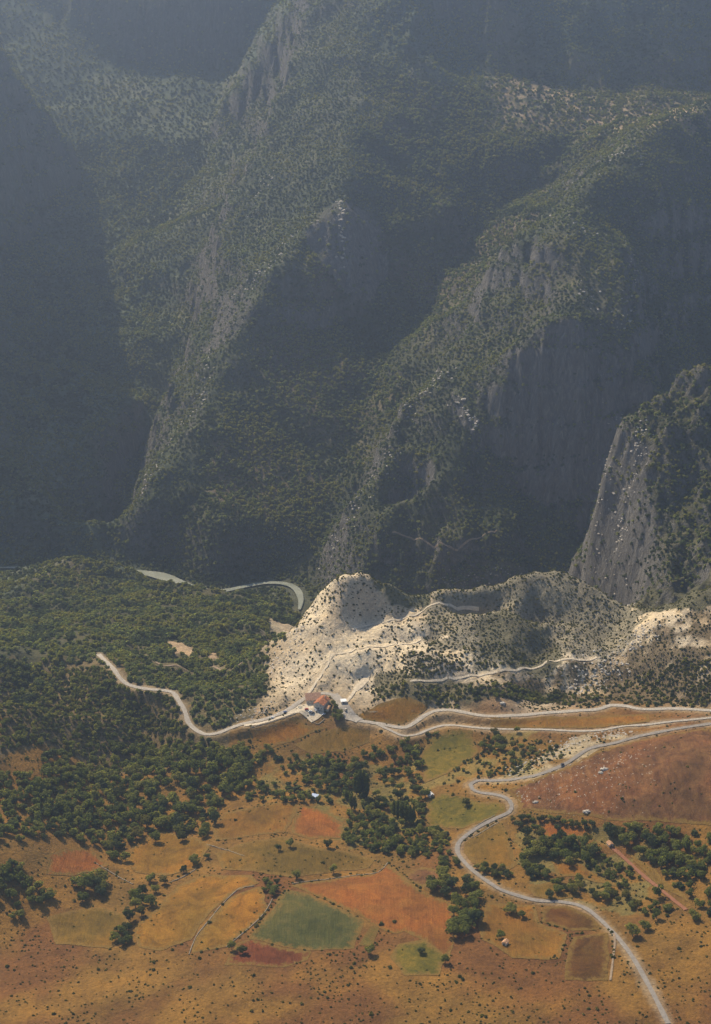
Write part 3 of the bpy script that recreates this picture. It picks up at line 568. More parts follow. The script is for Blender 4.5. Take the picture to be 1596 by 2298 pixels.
for nm in ('valley_road', 'hill_road', 'lower_road', 'car_park_lane'):      # worn verges
    q, w_ = ROADW[nm]
    for p in q[::2]:
        i0, i1 = np.searchsorted(gxs, [p[0] - 12, p[0] + 12]); j0, j1 = np.searchsorted(gys, [p[1] - 12, p[1] + 12])
        d = np.hypot(GX[j0:j1, i0:i1] - p[0], GY[j0:j1, i0:i1] - p[1]) + 3 * n_a[j0:j1, i0:i1]; k = (.5 * (1 - sstep(3.5, 8.0, d)))[..., None]
        SOIL[j0:j1, i0:i1] = SOIL[j0:j1, i0:i1] * (1 - k) + np.array((.34, .26, .165)) * k
# pale gullies and outcrops running down the limestone hill
lm = np.clip(soft['limestone_hill'], 0, 1)
H += lm * (ridged(GX + .5 * GY, GY * .45 - GX * .1, 34, 3, 51) - .5) * 9.0 + lm * (ridged(GX + .35 * GY, GY * .3, 13, 3, 53) - .5) * 3.0 + lm * fbm(GX, GY, 9, 3, 55) * .8
vl = np.clip(soft['valley_ground'], 0, 1)
H += vl * fbm(GX, GY, 22, 4, 57) * .5
for nm in ROADW:
    q, w_ = ROADW[nm]
    if w_ > 3.1: q[:, 2] = np.convolve(np.pad(at_h(q[:, 0], q[:, 1]), 3, mode='edge'), np.ones(7) / 7, 'valid'); carve(q, w_ * .5 + 2, w_ * .5 + 7)
# one height sheet, cut into its named masses along soil borders; normals come from the whole sheet
idx = np.arange(GX.size).reshape(GX.shape)
dzx = np.gradient(H, gxs, axis=1); dzy = np.gradient(H, gys, axis=0)
NRM = np.stack([-dzx, -dzy, np.ones_like(H)], -1); NRM /= np.linalg.norm(NRM, axis=-1, keepdims=True); NRM = NRM.reshape(-1, 3)
VTX = np.stack([GX, GY, H], -1).reshape(-1, 3); SOILF = SOIL.reshape(-1, 3); RKF = RK.ravel()
quads = np.stack([idx[:-1, :-1], idx[:-1, 1:], idx[1:, 1:], idx[1:, :-1]], -1).reshape(-1, 4)
qreg = REGV[:-1, :-1].ravel()
NICE = {'valley_ground': 'ground', 'limestone_hill': 'limestone_hill', 'wooded_slope': 'wooded_slope_ground', 'river_gorge': 'gorge_ground', 'rock_pillar': 'rock_pillar_terrain', 'wooded_hill': 'wooded_hill',
        'mountain_spur_right': 'mountain_spur', 'mountain_spur_middle': 'mountain_spur', 'mountain_basin': 'mountain_slope', 'plateau': 'plateau_terrain', 'far_mountain': 'far_mountain'}
def fast_mesh(name, V, Q):
    me = bpy.data.meshes.new(name); me.vertices.add(len(V)); me.vertices.foreach_set('co', np.ascontiguousarray(V, np.float32).ravel())
    me.loops.add(Q.size); me.loops.foreach_set('vertex_index', Q.astype(np.int32).ravel())
    me.polygons.add(len(Q)); me.polygons.foreach_set('loop_start', np.arange(0, Q.size, Q.shape[1], dtype=np.int32))
    me.update(calc_edges=True); return me
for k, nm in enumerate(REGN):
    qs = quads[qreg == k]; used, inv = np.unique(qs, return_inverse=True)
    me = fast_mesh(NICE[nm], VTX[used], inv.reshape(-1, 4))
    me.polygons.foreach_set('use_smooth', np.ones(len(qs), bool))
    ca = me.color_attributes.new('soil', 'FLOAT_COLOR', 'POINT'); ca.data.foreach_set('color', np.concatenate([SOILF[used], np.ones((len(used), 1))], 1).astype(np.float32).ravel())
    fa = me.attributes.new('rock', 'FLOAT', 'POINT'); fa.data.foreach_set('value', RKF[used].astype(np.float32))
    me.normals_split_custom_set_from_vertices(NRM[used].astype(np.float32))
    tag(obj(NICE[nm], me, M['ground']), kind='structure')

# ------------------------------------------------------------------ roads, river, fields laid on the ground
def ribbon(q, w_, lift, jit=.12):
    vs, fs = [], []; lat = (-.5, -.17, .17, .5)
    for i, p in enumerate(q):
        d = q[min(i + 1, len(q) - 1)] - q[max(i - 1, 0)]; d = d[:2] / (np.hypot(*d[:2]) + 1e-9); n_ = np.array((-d[1], d[0]))
        ww = w_ * (1 + jit * math.sin(i * .9) * math.sin(i * .37 + 1))
        for l in lat:
            x, y = p[0] + n_[0] * l * ww, p[1] + n_[1] * l * ww; vs.append((x, y, float(at_h(x, y)[0]) + lift + (.06 if abs(l) < .3 else 0)))
        if i:
            for k in range(3): a = (i - 1) * 4 + k; fs.append((a, a + 1, a + 5, a + 4))
    return vs, fs
RMAT = {'valley_road': 'asphalt', 'hill_road': 'road', 'lower_road': 'road', 'car_park_lane': 'track', 'side_lane': 'dirt', 'red_track': 'red_track', 'gorge_path': 'dirt', 'forest_track': 'dirt', 'forest_path': 'dirt'}
RNAME = {'valley_road': 'road', 'hill_road': 'road', 'lower_road': 'road', 'car_park_lane': 'lane', 'side_lane': 'lane', 'gorge_path': 'path'}
for k, (nm, (q, w_)) in enumerate(ROADW.items()):
    q = walk(q[::1], 3.0, 0, False) if False else q
    vs, fs = ribbon(q, w_, .45 + .012 * k); me = mesh(nm, vs, fs); me.shade_smooth()
    tag(obj(RNAME.get(nm, 'track'), me, M[RMAT.get(nm, 'track')]), kind='structure')
# gravelled forecourt where the roads meet beside the inn
def sheet(poly, st, lift, flat=None):
    xs = [p[0] for p in poly]; ys = [p[1] for p in poly]; n = len(poly)
    edge = []
    for i in range(n):
        a = np.array(poly[i][:2]); b = np.array(poly[(i + 1) % n][:2]); k = max(1, int(np.hypot(*(b - a)) / st))
        for j in range(k): e = a + (b - a) * j / k; edge.append((e[0] + random.uniform(-.25, .25) * st * .5, e[1] + random.uniform(-.25, .25) * st * .5))
    gx_, gy_ = np.meshgrid(np.arange(min(xs), max(xs), st), np.arange(min(ys), max(ys), st)); m = inpoly(gx_, gy_, edge)
    inner = [(x, y) for x, y in zip(gx_[m], gy_[m]) if min((x - e[0]) ** 2 + (y - e[1]) ** 2 for e in edge) > (st * .5) ** 2]
    allp = edge + inner; ne = len(edge)
    v, e, f, *_ = delaunay_2d_cdt([Vector(p) for p in allp], [(i, (i + 1) % ne) for i in range(ne)], [], 1, 1e-4)
    V = np.array([(p.x, p.y) for p in v]); z = at_h(V[:, 0], V[:, 1]) + lift if flat is None else np.full(len(V), flat)
    E = np.array(edge); mg = np.sqrt(((V[:, None, :] - E[None]) ** 2).sum(-1)).min(1) / 9.0
    return np.column_stack([V, z]), [tuple(t) for t in f], np.clip(mg, 0, 1)
for k, (poly, kind, label) in enumerate(FW):
    vs, fs, mg = sheet(poly, 3.4, .20 + .006 * k); me = mesh('field', vs, fs); me.shade_smooth()
    me.attributes.new('margin', 'FLOAT', 'POINT').data.foreach_set('value', mg.astype(np.float32))
    o = tag(obj('field', me, M[kind]), label, kind='structure')
fc = [spot(*p) for p in [(742,1560),(758,1556),(775,1575),(795,1600),(815,1614),(800,1622),(775,1614),(762,1595),(752,1578)]]
vs, fs, mg = sheet(fc, 3.0, .7); tag(obj('forecourt', mesh('forecourt', vs, fs), M['road']), kind='structure')
cp = [spot(*p) for p in [(640,1602),(672,1582),(700,1578),(722,1585),(728,1600),(716,1612),(700,1622),(688,1612),(672,1600)]]
vs, fs, mg = sheet(cp, 3.0, .62); tag(obj('car_park', mesh('car_park', vs, fs), M['track']), kind='structure')
qy = [spot(*p) for p in [(792,1545),(806,1530),(818,1512),(830,1514),(828,1528),(815,1542),(800,1552)]]
vs, fs, mg = sheet(qy, 3.0, .5); tag(obj('quarry_floor', mesh('quarry_floor', vs, fs), M['track']), kind='structure')
def wide_ribbon(q, wf, z):
    vs, fs = [], []
    for i, p in enumerate(q):
        d = q[min(i + 1, len(q) - 1)] - q[max(i - 1, 0)]; d = d[:2] / (np.hypot(*d[:2]) + 1e-9); w = wf(i / len(q)); 
        for s in (-1, 0, 1): vs.append((p[0] - d[1] * s * w, p[1] + d[0] * s * w, z))
        if i:
            for k in range(2): a = (i - 1) * 3 + k; fs.append((a, a + 1, a + 4, a + 3))
    return vs, fs
vs, fs = wide_ribbon(rw, lambda t: (2.5 + 2.5 * min(1, max(0, (t - .38) * 8)) + 1.5 * math.sin(t * 21) + 5 * math.exp(-((t - .62) / .06) ** 2)) * min(1, (1.02 - t) * 9), RIVER_Z - .6)
tag(obj('river', mesh('river', vs, fs), M['water']), kind='structure')
# ------------------------------------------------------------------ trees
def leaf_cloud(r_, n, size, lobes, squash=.8, hollow=.55, seed=0):
    g = np.random.default_rng(seed); L = np.array(lobes); k = g.choice(len(L), n, p=L[:, 3] ** 2 / (L[:, 3] ** 2).sum())
    d = g.normal(size=(n, 3)); d /= np.linalg.norm(d, axis=1, keepdims=True)
    rad = L[k, 3] * (hollow + (1 - hollow) * g.random(n) ** .6)
    c = L[k, :3] + d * rad[:, None] * np.array((1, 1, squash)) * r_
    nrm = d + np.array((0, 0, .45)) + g.normal(size=(n, 3)) * .34; nrm /= np.linalg.norm(nrm, axis=1, keepdims=True)
    t = np.cross(nrm, g.normal(size=(n, 3))); t /= np.linalg.norm(t, axis=1, keepdims=True); b = np.cross(nrm, t)
    s = (size * (.6 + .8 * g.random(n)))[:, None]; asp = (.55 + .5 * g.random(n))[:, None]
    V = np.stack([c - t * s - b * s * asp * .5, c + t * s * .6 - b * s * asp, c + t * s + b * s * asp * .6, c - t * s * .5 + b * s * asp], 1).reshape(-1, 3)
    return V, np.arange(n * 4).reshape(-1, 4)
def lobes_for(seed, n, flat=.75, spread=.55):
    g = np.random.default_rng(seed); out = [(0, 0, 1.05, .62)]
    for i in range(n):
        a = i * 2.4 + g.random(); q = spread * (.6 + .5 * g.random()); out.append((q * math.cos(a), q * math.sin(a), 1.0 + flat * (g.random() - .4) * .9, .36 + .2 * g.random()))
    return out
def trunk_mesh(name, h=1.0, r=.07, limbs=4, seed=0):
    g = random.Random(seed); vs, fs = [], []
    def tube(p0, p1, r0, r1, n=6):
        p0, p1 = Vector(p0), Vector(p1); d = (p1 - p0).normalized(); a = d.orthogonal().normalized(); b = d.cross(a); i0 = len(vs)
        for p, rr in ((p0, r0), ((p0 + p1) / 2 + a * r0 * .3, (r0 + r1) / 2), (p1, r1)):
            for k in range(n): t = 2 * math.pi * k / n; vs.append(p + a * rr * math.cos(t) + b * rr * math.sin(t))
        for s in range(2):
            for k in range(n): fs.append((i0 + s * n + k, i0 + s * n + (k + 1) % n, i0 + (s + 1) * n + (k + 1) % n, i0 + (s + 1) * n + k))
    tube((0, 0, -.12), (.03, .02, h * .75), r, r * .62)
    for k in range(limbs):
        a = k * 6.28 / limbs + g.random(); z0 = h * (.45 + .25 * g.random()); tube((.02, .01, z0), (.42 * math.cos(a), .42 * math.sin(a), z0 + .35 + .2 * g.random()), r * .5, r * .2)
    return mesh(name, vs, fs)
OAK = []
for s in range(6):
    V, Q = leaf_cloud(1.0, 620, .105, lobes_for(s, 6 + s % 3, .8, .56), .82, .6, 100 + s); me = fast_mesh('oak_crown', V, Q); me.materials.append(M[('scrub', 'oak', 'light', 'oak', 'pine', 'oak')[s]])
    tm = trunk_mesh('oak_trunk', 1.0, .075, 4, s); tm.materials.append(M['bark']); OAK.append((me, tm))
POP = []
for s in range(2):
    lob = [(.03 * math.sin(k * 2.2), .03 * math.cos(k * 2.2), .45 + .28 * k, (.20, .27, .30, .29, .25, .19, .12)[k]) for k in range(7)]
    V, Q = leaf_cloud(1.0, 420, .075, lob, 1.15, .5, 150 + s); me = fast_mesh('poplar_crown', V, Q); me.materials.append(M['poplar'])
    tm = trunk_mesh('poplar_trunk', 1.2, .05, 3, 40 + s); tm.materials.append(M['bark']); POP.append((me, tm))
BUSH = []
for s in range(2):
    V, Q = leaf_cloud(1.0, 200, .16, [(0, 0, .42, .5), (.4, .1, .35, .4), (-.3, .35, .38, .42), (-.1, -.4, .32, .38)], .8, .5, 170 + s); me = fast_mesh('bush_crown', V, Q); me.materials.append(M['scrub'])
    tm = trunk_mesh('bush_stem', .4, .05, 3, 60 + s); tm.materials.append(M['bark']); BUSH.append((me, tm))
TREES = []                                                       # (x, y, radius) of every single tree
def tree(kind, x, y, r, label, group=None, sq=1.0):
    fam, nm, cat = {'oak': (OAK, 'oak_tree', 'tree'), 'poplar': (POP, 'poplar_tree', 'tree'), 'bush': (BUSH, 'bush', 'bush')}[kind]
    cm, tm = random.choice(fam); z = float(at_h(x, y)[0])
    t = thing(nm, (x, y, z - .1), random.uniform(0, 6.28), label, cat, group)
    sc = (r * random.uniform(.8, 1.2), r * random.uniform(.8, 1.2), r * sq * random.uniform(.85, 1.25)) if kind != 'poplar' else (r, r, r)
    c = bpy.data.objects.new('crown', cm); t2 = bpy.data.objects.new('trunk' if kind != 'bush' else 'stem', tm)
    for o in (c, t2): COL.objects.link(o); o.parent = t; o.scale = sc
    TREES.append((x, y, r)); return t
def darts(poly, n, dmin, avoid=True, tries=40):
    xs = [p[0] for p in poly]; ys = [p[1] for p in poly]; out = []
    for _ in range(n * tries):
        x, y = random.uniform(min(xs), max(xs)), random.uniform(min(ys), max(ys))
        if not inpoly(np.array(x), np.array(y), poly): continue
        if any((x - a) ** 2 + (y - b) ** 2 < dmin * dmin for a, b in out): continue
        if avoid and road_near(x, y, 5.0): continue
        out.append((x, y))
        if len(out) == n: break
    return out
RP = np.concatenate([q[:, :2] for q, w_ in ROADW.values()])
def road_near(x, y, d): return bool((np.abs(RP[:, 0] - x) + np.abs(RP[:, 1] - y) < 40).any() and (np.hypot(RP[:, 0] - x, RP[:, 1] - y) < d).any())
CLUMPS = [  # outline, number, radius range, kind, label, group
 ([(150,2001),(201,1958),(250,1984),(247,2021),(150,2025)], 8, (5, 7.5), 'oak', 'in the heavy clump above the olive meadow', 'oaks above the left meadow'),
 ([(301,1981),(344,1975),(378,1981),(347,2015),(335,2061),(287,2070),(292,2030)], 11, (4.5, 6.5), 'oak', 'in the long clump running down to the olive meadow', 'oaks running down beside the meadow'),
 ([(253,2101),(273,2075),(321,2095),(318,2115),(261,2121)], 7, (3, 5.2), 'oak', 'in the lowest clump by the olive meadow', 'lowest left clump of oaks'),
 ([(233,1898),(270,1901),(287,1941),(247,1941)], 6, (3.5, 5), 'oak', 'in the loose clump by the pinkish field', 'oaks by the pinkish field'),
 ([(586,1979),(628,1976),(636,1996),(606,2015),(590,2010)], 8, (2.6, 4.2), 'oak', 'in the knot at the top of the green field', 'oaks at the top corner of the green field'),
 ([(951,1970),(988,1967),(1015,1979),(1012,2012),(965,2002)], 7, (5, 7), 'oak', 'in the clump at the right edge of the orange stubble field', 'oaks at the edge of the stubble field'),
 ([(1029,2003),(1050,1982),(1081,2012),(1075,2052),(1050,2110),(1004,2104),(1017,2052)], 16, (5, 7.5), 'oak', 'in the clump between stubble field and valley road', 'big clump of oaks left of the valley road'),
 ([(1160,1850),(1197,1856),(1222,1890),(1258,1887),(1323,1890),(1344,1917),(1313,1936),(1240,1930),(1191,1930),(1173,1896)], 34, (3.8, 6.2), 'oak', 'in the wood below the small reddish field', 'wood below the reddish field'),
 ([(1163,1917),(1185,1942),(1200,1950),(1234,1960),(1216,1976),(1179,1969)], 12, (3, 4.6), 'oak', 'in the curved row under the dense wood', 'curved row of oaks'),
 ([(1362,1862),(1420,1859),(1500,1862),(1540,1930),(1490,1950),(1445,1930),(1384,1902),(1362,1887)], 26, (4, 6.5), 'oak', 'in the wood beside the red dirt track', 'wood beside the red track'),
 ([(1228,1979),(1313,1972),(1390,2003),(1459,2018),(1520,2058),(1459,2062),(1390,2034),(1283,2009),(1240,2000)], 24, (3, 5), 'oak', 'in the broken hedge above the valley road bends', 'broken hedge above the valley road'),
 ([(977,1930),(1020,1930),(1042,1945),(986,1944)], 8, (2.8, 4), 'oak', 'in the hedge outside the road bend', 'hedge outside the road bend'),
 ([(1066,1946),(1121,1945),(1154,1966),(1130,1976),(1088,1962)], 14, (2.6, 3.8), 'oak', 'in the band between olive field and road', 'band of oaks under the olive field'),
 ([(1150,1836),(1200,1836),(1323,1852),(1420,1868),(1420,1876),(1323,1862),(1200,1846),(1150,1846)], 20, (2.8, 4.2), 'oak', 'in the hedge under the red brown hillside', 'hedge under the red hillside'),
 ([(743,1584),(752,1580),(763,1600),(764,1618),(750,1616)], 6, (3.2, 4.6), 'oak', 'beside the inn by the forecourt', 'trees beside the inn'),
 ([(700,1730),(800,1720),(900,1700),(940,1760),(920,1800),(850,1790),(760,1800),(700,1780)], 22, (3.5, 5.5), 'oak', 'in the open wood around the poplars', 'open wood around the poplars'),
 ([(850,1790),(930,1800),(1010,1890),(990,1915),(930,1915),(880,1880),(800,1890),(790,1870)], 30, (3.2, 5.2), 'oak', 'in the wood left of the road bridge', 'wood left of the bridge'),
 ([(270,1730),(450,1700),(560,1730),(500,1800),(480,1880),(330,1890),(230,1870)], 34, (5, 7.5), 'oak', 'in the dark wooded ravine', 'oaks of the wooded ravine'),
 ([(1070,1640),(1180,1640),(1210,1690),(1150,1700),(1080,1680)], 16, (3, 4.6), 'oak', 'on the pasture under the lower road', 'oaks under the lower road'),
]
ORD = ['first', 'second', 'third', 'fourth', 'fifth', 'sixth', 'seventh', 'eighth', 'ninth', 'tenth']
for pl, n, (r0, r1), kind, label, group in CLUMPS:
    w = [spot(*p) for p in pl]; dm = (r0 + r1) * .55
    sp_ = darts(w, n, dm); nb = max(1, math.ceil(len(sp_) / 9)); per = math.ceil(len(sp_) / nb); sp_.sort(key=lambda p: -p[1])
    for b_ in range(nb):
        band = sorted(sp_[b_ * per:(b_ + 1) * per], key=lambda p: p[0] / p[1]); bw = [''] if nb == 1 else (['upper ', 'lower '] if nb == 2 else (['upper ', 'middle ', 'lower '] if nb == 3 else ['top ', 'upper ', 'lower ', 'bottom ']))
        for k_, (x, y) in enumerate(band):
            which = 'leftmost' if k_ == 0 else ('rightmost' if k_ == len(band) - 1 else ORD[k_] + ' from left')
            tree(kind, x, y, random.uniform(r0, r1), '%s %soak %s' % (which, bw[b_], label), group, .95)
SINGLES = [(651,1901,4.6,'oak','round oak standing alone with a long shadow, left of two above the orange field'), (736,1901,5.0,'oak','round oak standing alone, right of two above the orange field'),
 (625,1908,3.2,'oak','small oak just left of the lone round oak'), (748,1958,4.2,'oak','oak on the wall at the top of the orange stubble field'), (665,1970,4.6,'oak','oak at the left end of the wall above the orange field'),
 (782,1890,4.2,'oak','oak at the corner of the open pasture below the wood'), (725,1936,2.8,'bush','bush in the pasture above the wall'), (856,2074,3.4,'bush','bush at the top of the vegetable plot'), (830,2141,4.6,'oak','oak at the foot of the vegetable plot'),
 (435,1938,5.4,'oak','large oak of the pair beside the golden pasture'), (412,1957,4.2,'oak','smaller oak of the pair beside the golden pasture'), (464,1925,3.2,'oak','little oak right of the pair by the golden pasture'),
 (1420,2100,7.0,'oak','big oak beside the last bend of the valley road'), (1448,2085,5.5,'oak','oak behind the big one at the last road bend'), (1147,2048,5.2,'oak','oak at the left end of the hedge by the upper vineyard'), (1172,2058,3.6,'oak','small oak in the hedge by the upper vineyard'),
 (1234,2014,4.2,'oak','oak overhanging the valley road above the upper vineyard'), (1277,1941,4.4,'oak','oak in the pasture under the dense wood'), (1047,1806,5.0,'oak','lone dark oak on the bright green meadow'), (1251,1863,3.8,'oak','lone oak in the small reddish field'),
 (1283,1999,4.8,'oak','broad oak above the bend of the valley road'), (1125,2105,4.0,'oak','oak next to the white hut'), (955,1788,5.2,'oak','round oak beside the tiny white cabin'), (938,1776,4.4,'oak','oak left of the tiny white cabin'),
 (885,2068,2.6,'bush','bush in the orange stubble field near the plot'), (575,2078,2.4,'bush','bush on the wall left of the green field'), (585,2062,2.0,'bush','upper bush on the wall left of the green field'), (500,2030,2.2,'bush','bush halfway along the white stone wall'), (470,2070,2.6,'bush','bush at the lower part of the white stone wall'),
 (520,2130,4.2,'oak','oak at the bottom corner of the golden hay field'), (545,2138,4.4,'oak','oak beside the red soil strip'), (730,1600,2.6,'bush','round bush in front of the inn'), (1000,2160,4.0,'oak','oak in the green paddock'), (945,2138,3.2,'oak','small oak left in the green paddock')]
for u, v, r, kind, label in SINGLES: x, y, _ = spot(u, v); tree(kind, x, y, r, label)
for (u, v, r), o_ in zip([(800,1775,11.5),(807,1779,13),(815,1777,12.5),(823,1782,11)], ('leftmost', 'second', 'third', 'rightmost')): x, y, _ = spot(u, v + 6); tree('poplar', x, y, r, o_ + ' tall poplar in the row of four above the pasture', 'row of four poplars')
for (u, v, r), o_ in zip([(789,1808,8.5),(797,1812,7)], ('left', 'right')): x, y, _ = spot(u, v + 6); tree('poplar', x, y, r, o_ + ' short poplar of the pair in front of the row of four', 'pair of short poplars')
for k_, (u, v, r) in enumerate([(884,1825,8),(893,1832,9),(902,1836,9.5),(911,1840,9.5),(920,1842,9),(928,1840,8)]): x, y, _ = spot(u, v + 6); tree('poplar', x, y, r, ORD[k_] + ' poplar from the left in the stand beside the green meadow', 'stand of six poplars')
print('single trees', len(TREES))

# ------------------------------------------------------------------ woods and scrub that nobody could count
PROTO = bpy.data.collections.new('plant_kinds')
def proto(name, V, Q, m):
    me = fast_mesh(name, V, Q); me.materials.append(m); o = bpy.data.objects.new(name, me); PROTO.objects.link(o)
for s in range(4):
    V, Q = leaf_cloud(1.0, 70, .30, lobes_for(30 + s, 4, .7, .5), .85, .62, 200 + s); V[:, 2] -= .35; proto('wood_%02d' % s, V, Q, M['forest'])
for s in range(3):
    V, Q = leaf_cloud(1.0, 34, .42, [(0, 0, .4, .6), (.35, .2, .3, .45), (-.3, -.25, .32, .45)], .8, .5, 230 + s); proto('wood_%02d' % (4 + s), V, Q, M['scrub'])
for s in range(2):
    V, Q = leaf_cloud(1.0, 260, .16, lobes_for(60 + s, 6, .8, .55), .82, .6, 250 + s); proto('wood_%02d' % (7 + s), V, Q, M['oak'])
for s in range(3):
    g = np.random.default_rng(300 + s); bm = bmesh.new(); bmesh.ops.create_icosphere(bm, subdivisions=2, radius=1)
    for v in bm.verts: v.co = Vector((v.co.x * 1.2, v.co.y, v.co.z * .8)) * (.75 + .5 * vnoise(np.array(v.co.x * 1.7 + s * 9), np.array(v.co.y * 1.7 + v.co.z * 2.3), s).item() * .5 + .25)
    me = bpy.data.meshes.new('wood_%02d' % (9 + s)); bm.to_mesh(me); bm.free(); me.materials.append(M['rock']); PROTO.objects.link(bpy.data.objects.new('wood_%02d' % (9 + s), me))
for s, mm in enumerate(('light', 'light', 'pine', 'pine')):
    V, Q = leaf_cloud(1.0, 70, .30, lobes_for(80 + s, 4, .8, .55), .85, .62, 400 + s); V[:, 2] -= .3; proto('wood_%02d' % (12 + s), V, Q, M[mm])
def kinds_by(x, y, seed, scale=38):                             # stands of paler and darker trees
    k = rng.integers(0, 4, len(x)); n = fbm(x, y, scale, 3, seed) + rng.normal(0, .12, len(x)); k = np.where(n > .16, rng.integers(12, 14, len(x)), k); return np.where(n < -.2, rng.integers(14, 16, len(x)), k)
def scatter_group():
    ng = bpy.data.node_groups.new('plant_scatter', 'GeometryNodeTree')
    ng.interface.new_socket('Geometry', in_out='INPUT', socket_type='NodeSocketGeometry'); ng.interface.new_socket('Geometry', in_out='OUTPUT', socket_type='NodeSocketGeometry')
    gi = ng.nodes.new('NodeGroupInput'); go = ng.nodes.new('NodeGroupOutput'); ip = ng.nodes.new('GeometryNodeInstanceOnPoints'); ci = ng.nodes.new('GeometryNodeCollectionInfo')
    ci.inputs['Collection'].default_value = PROTO; ci.inputs['Separate Children'].default_value = True; ci.inputs['Reset Children'].default_value = True
    ip.inputs['Pick Instance'].default_value = True
    def attr(nm, t):
        a = ng.nodes.new('GeometryNodeInputNamedAttribute'); a.data_type = t; a.inputs['Name'].default_value = nm; return a.outputs['Attribute']
    cb = ng.nodes.new('ShaderNodeCombineXYZ'); L = ng.links.new
    L(attr('turn', 'FLOAT'), cb.inputs[2]); L(cb.outputs[0], ip.inputs['Rotation']); L(attr('size', 'FLOAT_VECTOR'), ip.inputs['Scale']); L(attr('sort', 'INT'), ip.inputs['Instance Index'])
    L(gi.outputs[0], ip.inputs['Points']); L(ci.outputs[0], ip.inputs['Instance']); L(ip.outputs[0], go.inputs[0])
    return ng
NG = scatter_group()
def stuff(name, x, y, size, sort, label, cat, sink=.1, hs=1.0):
    x = np.asarray(x); y = np.asarray(y); n = len(x); z = at_h(x, y) - sink * size
    me = bpy.data.meshes.new(name); me.vertices.add(n); me.vertices.foreach_set('co', np.stack([x, y, z], -1).astype(np.float32).ravel())
    a = me.attributes.new('turn', 'FLOAT', 'POINT'); a.data.foreach_set('value', (rng.random(n) * 6.28).astype(np.float32))
    a = me.attributes.new('size', 'FLOAT_VECTOR', 'POINT'); sv = np.stack([size * rng.uniform(.85, 1.15, n), size * rng.uniform(.85, 1.15, n), size * hs * rng.uniform(.8, 1.2, n)], -1); a.data.foreach_set('vector', sv.astype(np.float32).ravel())
    a = me.attributes.new('sort', 'INT', 'POINT'); a.data.foreach_set('value', np.asarray(sort).astype(np.int32))
    o = obj(name, me); md = o.modifiers.new('scatter', 'NODES'); md.node_group = NG
    tag(o, label, cat, kind='stuff'); print(name, n); return o
def jgrid(x0, x1, y0, y1, st):
    gx_, gy_ = np.meshgrid(np.arange(x0, x1, st), np.arange(y0, y1, st)); gx_ = gx_ + rng.uniform(-.48, .48, gx_.shape) * st; gy_ = gy_ + rng.uniform(-.48, .48, gy_.shape) * st
    return gx_.ravel(), gy_.ravel()
def gridval(A, x, y):
    i = np.clip(np.searchsorted(gxs, x) - 1, 0, len(gxs) - 2); j = np.clip(np.searchsorted(gys, y) - 1, 0, len(gys) - 2); return A[j, i]
SLP = np.hypot(dzx, dzy)
def clear_of_roads(x, y, d=5.0):
    ok = np.ones(len(x), bool); cells = {}
    for a, b in RP: cells.setdefault((int(a // 16), int(b // 16)), []).append((a, b))
    for k in range(len(x)):
        ci, cj = int(x[k] // 16), int(y[k] // 16)
        for di in (-1, 0, 1):
            for dj in (-1, 0, 1):
                for a, b in cells.get((ci + di, cj + dj), ()):
                    if (a - x[k]) ** 2 + (b - y[k]) ** 2 < d * d: ok[k] = False
    return ok
def in_fields(x, y, kinds=None):
    r = np.zeros(len(x), bool)
    for poly, k, l in FW:
        if kinds is None or k in kinds: r |= inpoly(x, y, poly)
    return r
# mountain forest
x, y = (np.concatenate(t_) for t_ in zip(jgrid(-700, 740, 1840, 3680, 5.0), jgrid(-950, 250, 3680, 4350, 8.0))); rg = np.array(REGN)[gridval(REGV, x, y)]; sl = gridval(SLP, x, y); dn = fbm(x, y, 70, 4, 81); dn2 = fbm(x, y, 16, 3, 83)
keep = np.isin(rg, ['mountain_spur_right', 'mountain_spur_middle', 'mountain_basin', 'river_gorge', 'plateau', 'far_mountain', 'rock_pillar', 'wooded_hill'])
dens = np.select([rg == 'mountain_spur_right', rg == 'mountain_spur_middle', rg == 'plateau', rg == 'rock_pillar', rg == 'far_mountain'], [.95, .95, .55, .85, .85], 1.0) + .35 * dn + .25 * dn2
dens *= 1 - np.where(rg == 'rock_pillar', .3, .75) * sstep(1.9, 2.8, sl); dens *= 1 - .8 * sstep(.62, .9, gridval(RK, x, y))
rd = np.hypot(x[:, None] - rw[None, ::2, 0], y[:, None] - rw[None, ::2, 1]).min(1)
keep &= (rng.random(len(x)) < dens) & (rd > 13); x, y = x[keep], y[keep]; rg = rg[keep]
ok = clear_of_roads(x, y, 4); x, y, rg = x[ok], y[ok], rg[ok]
small = np.isin(rg, ['mountain_spur_right', 'rock_pillar', 'mountain_spur_middle'])
stuff('mountain_forest', x, y, np.where(small, rng.uniform(1.5, 2.8, len(x)), rng.uniform(1.8, 3.9, len(x))), kinds_by(x, y, 501), 'scrubby forest covering the mountain spurs and the basin between them', 'forest')
# wooded slope on the left
x, y = jgrid(-720, 60, 1500, 2480, 5.2); rg = np.array(REGN)[gridval(REGV, x, y)]; dn = fbm(x, y, 60, 4, 91)
keep = (rg == 'wooded_slope') & (rng.random(len(x)) < .84 + .9 * dn)
for pl in ([(373,1438),(390,1436),(442,1462),(436,1472),(400,1462),(395,1480),(385,1460)], [(470,1462),(480,1465),(508,1495),(500,1508),(478,1495),(466,1480)]): keep &= ~inpoly(x, y, [spot(*p) for p in pl])
rd = np.hypot(x[:, None] - rw[None, ::2, 0], y[:, None] - rw[None, ::2, 1]).min(1); keep &= rd > 13
x, y = x[keep], y[keep]; ok = clear_of_roads(x, y, 5.5); x, y = x[ok], y[ok]
stuff('slope_forest', x, y, rng.uniform(1.7, 4.2, len(x)) * (1 + .3 * (rng.random(len(x)) > .9)), kinds_by(x, y, 511, 30), 'green oak forest on the slope between the hill road and the river', 'forest')
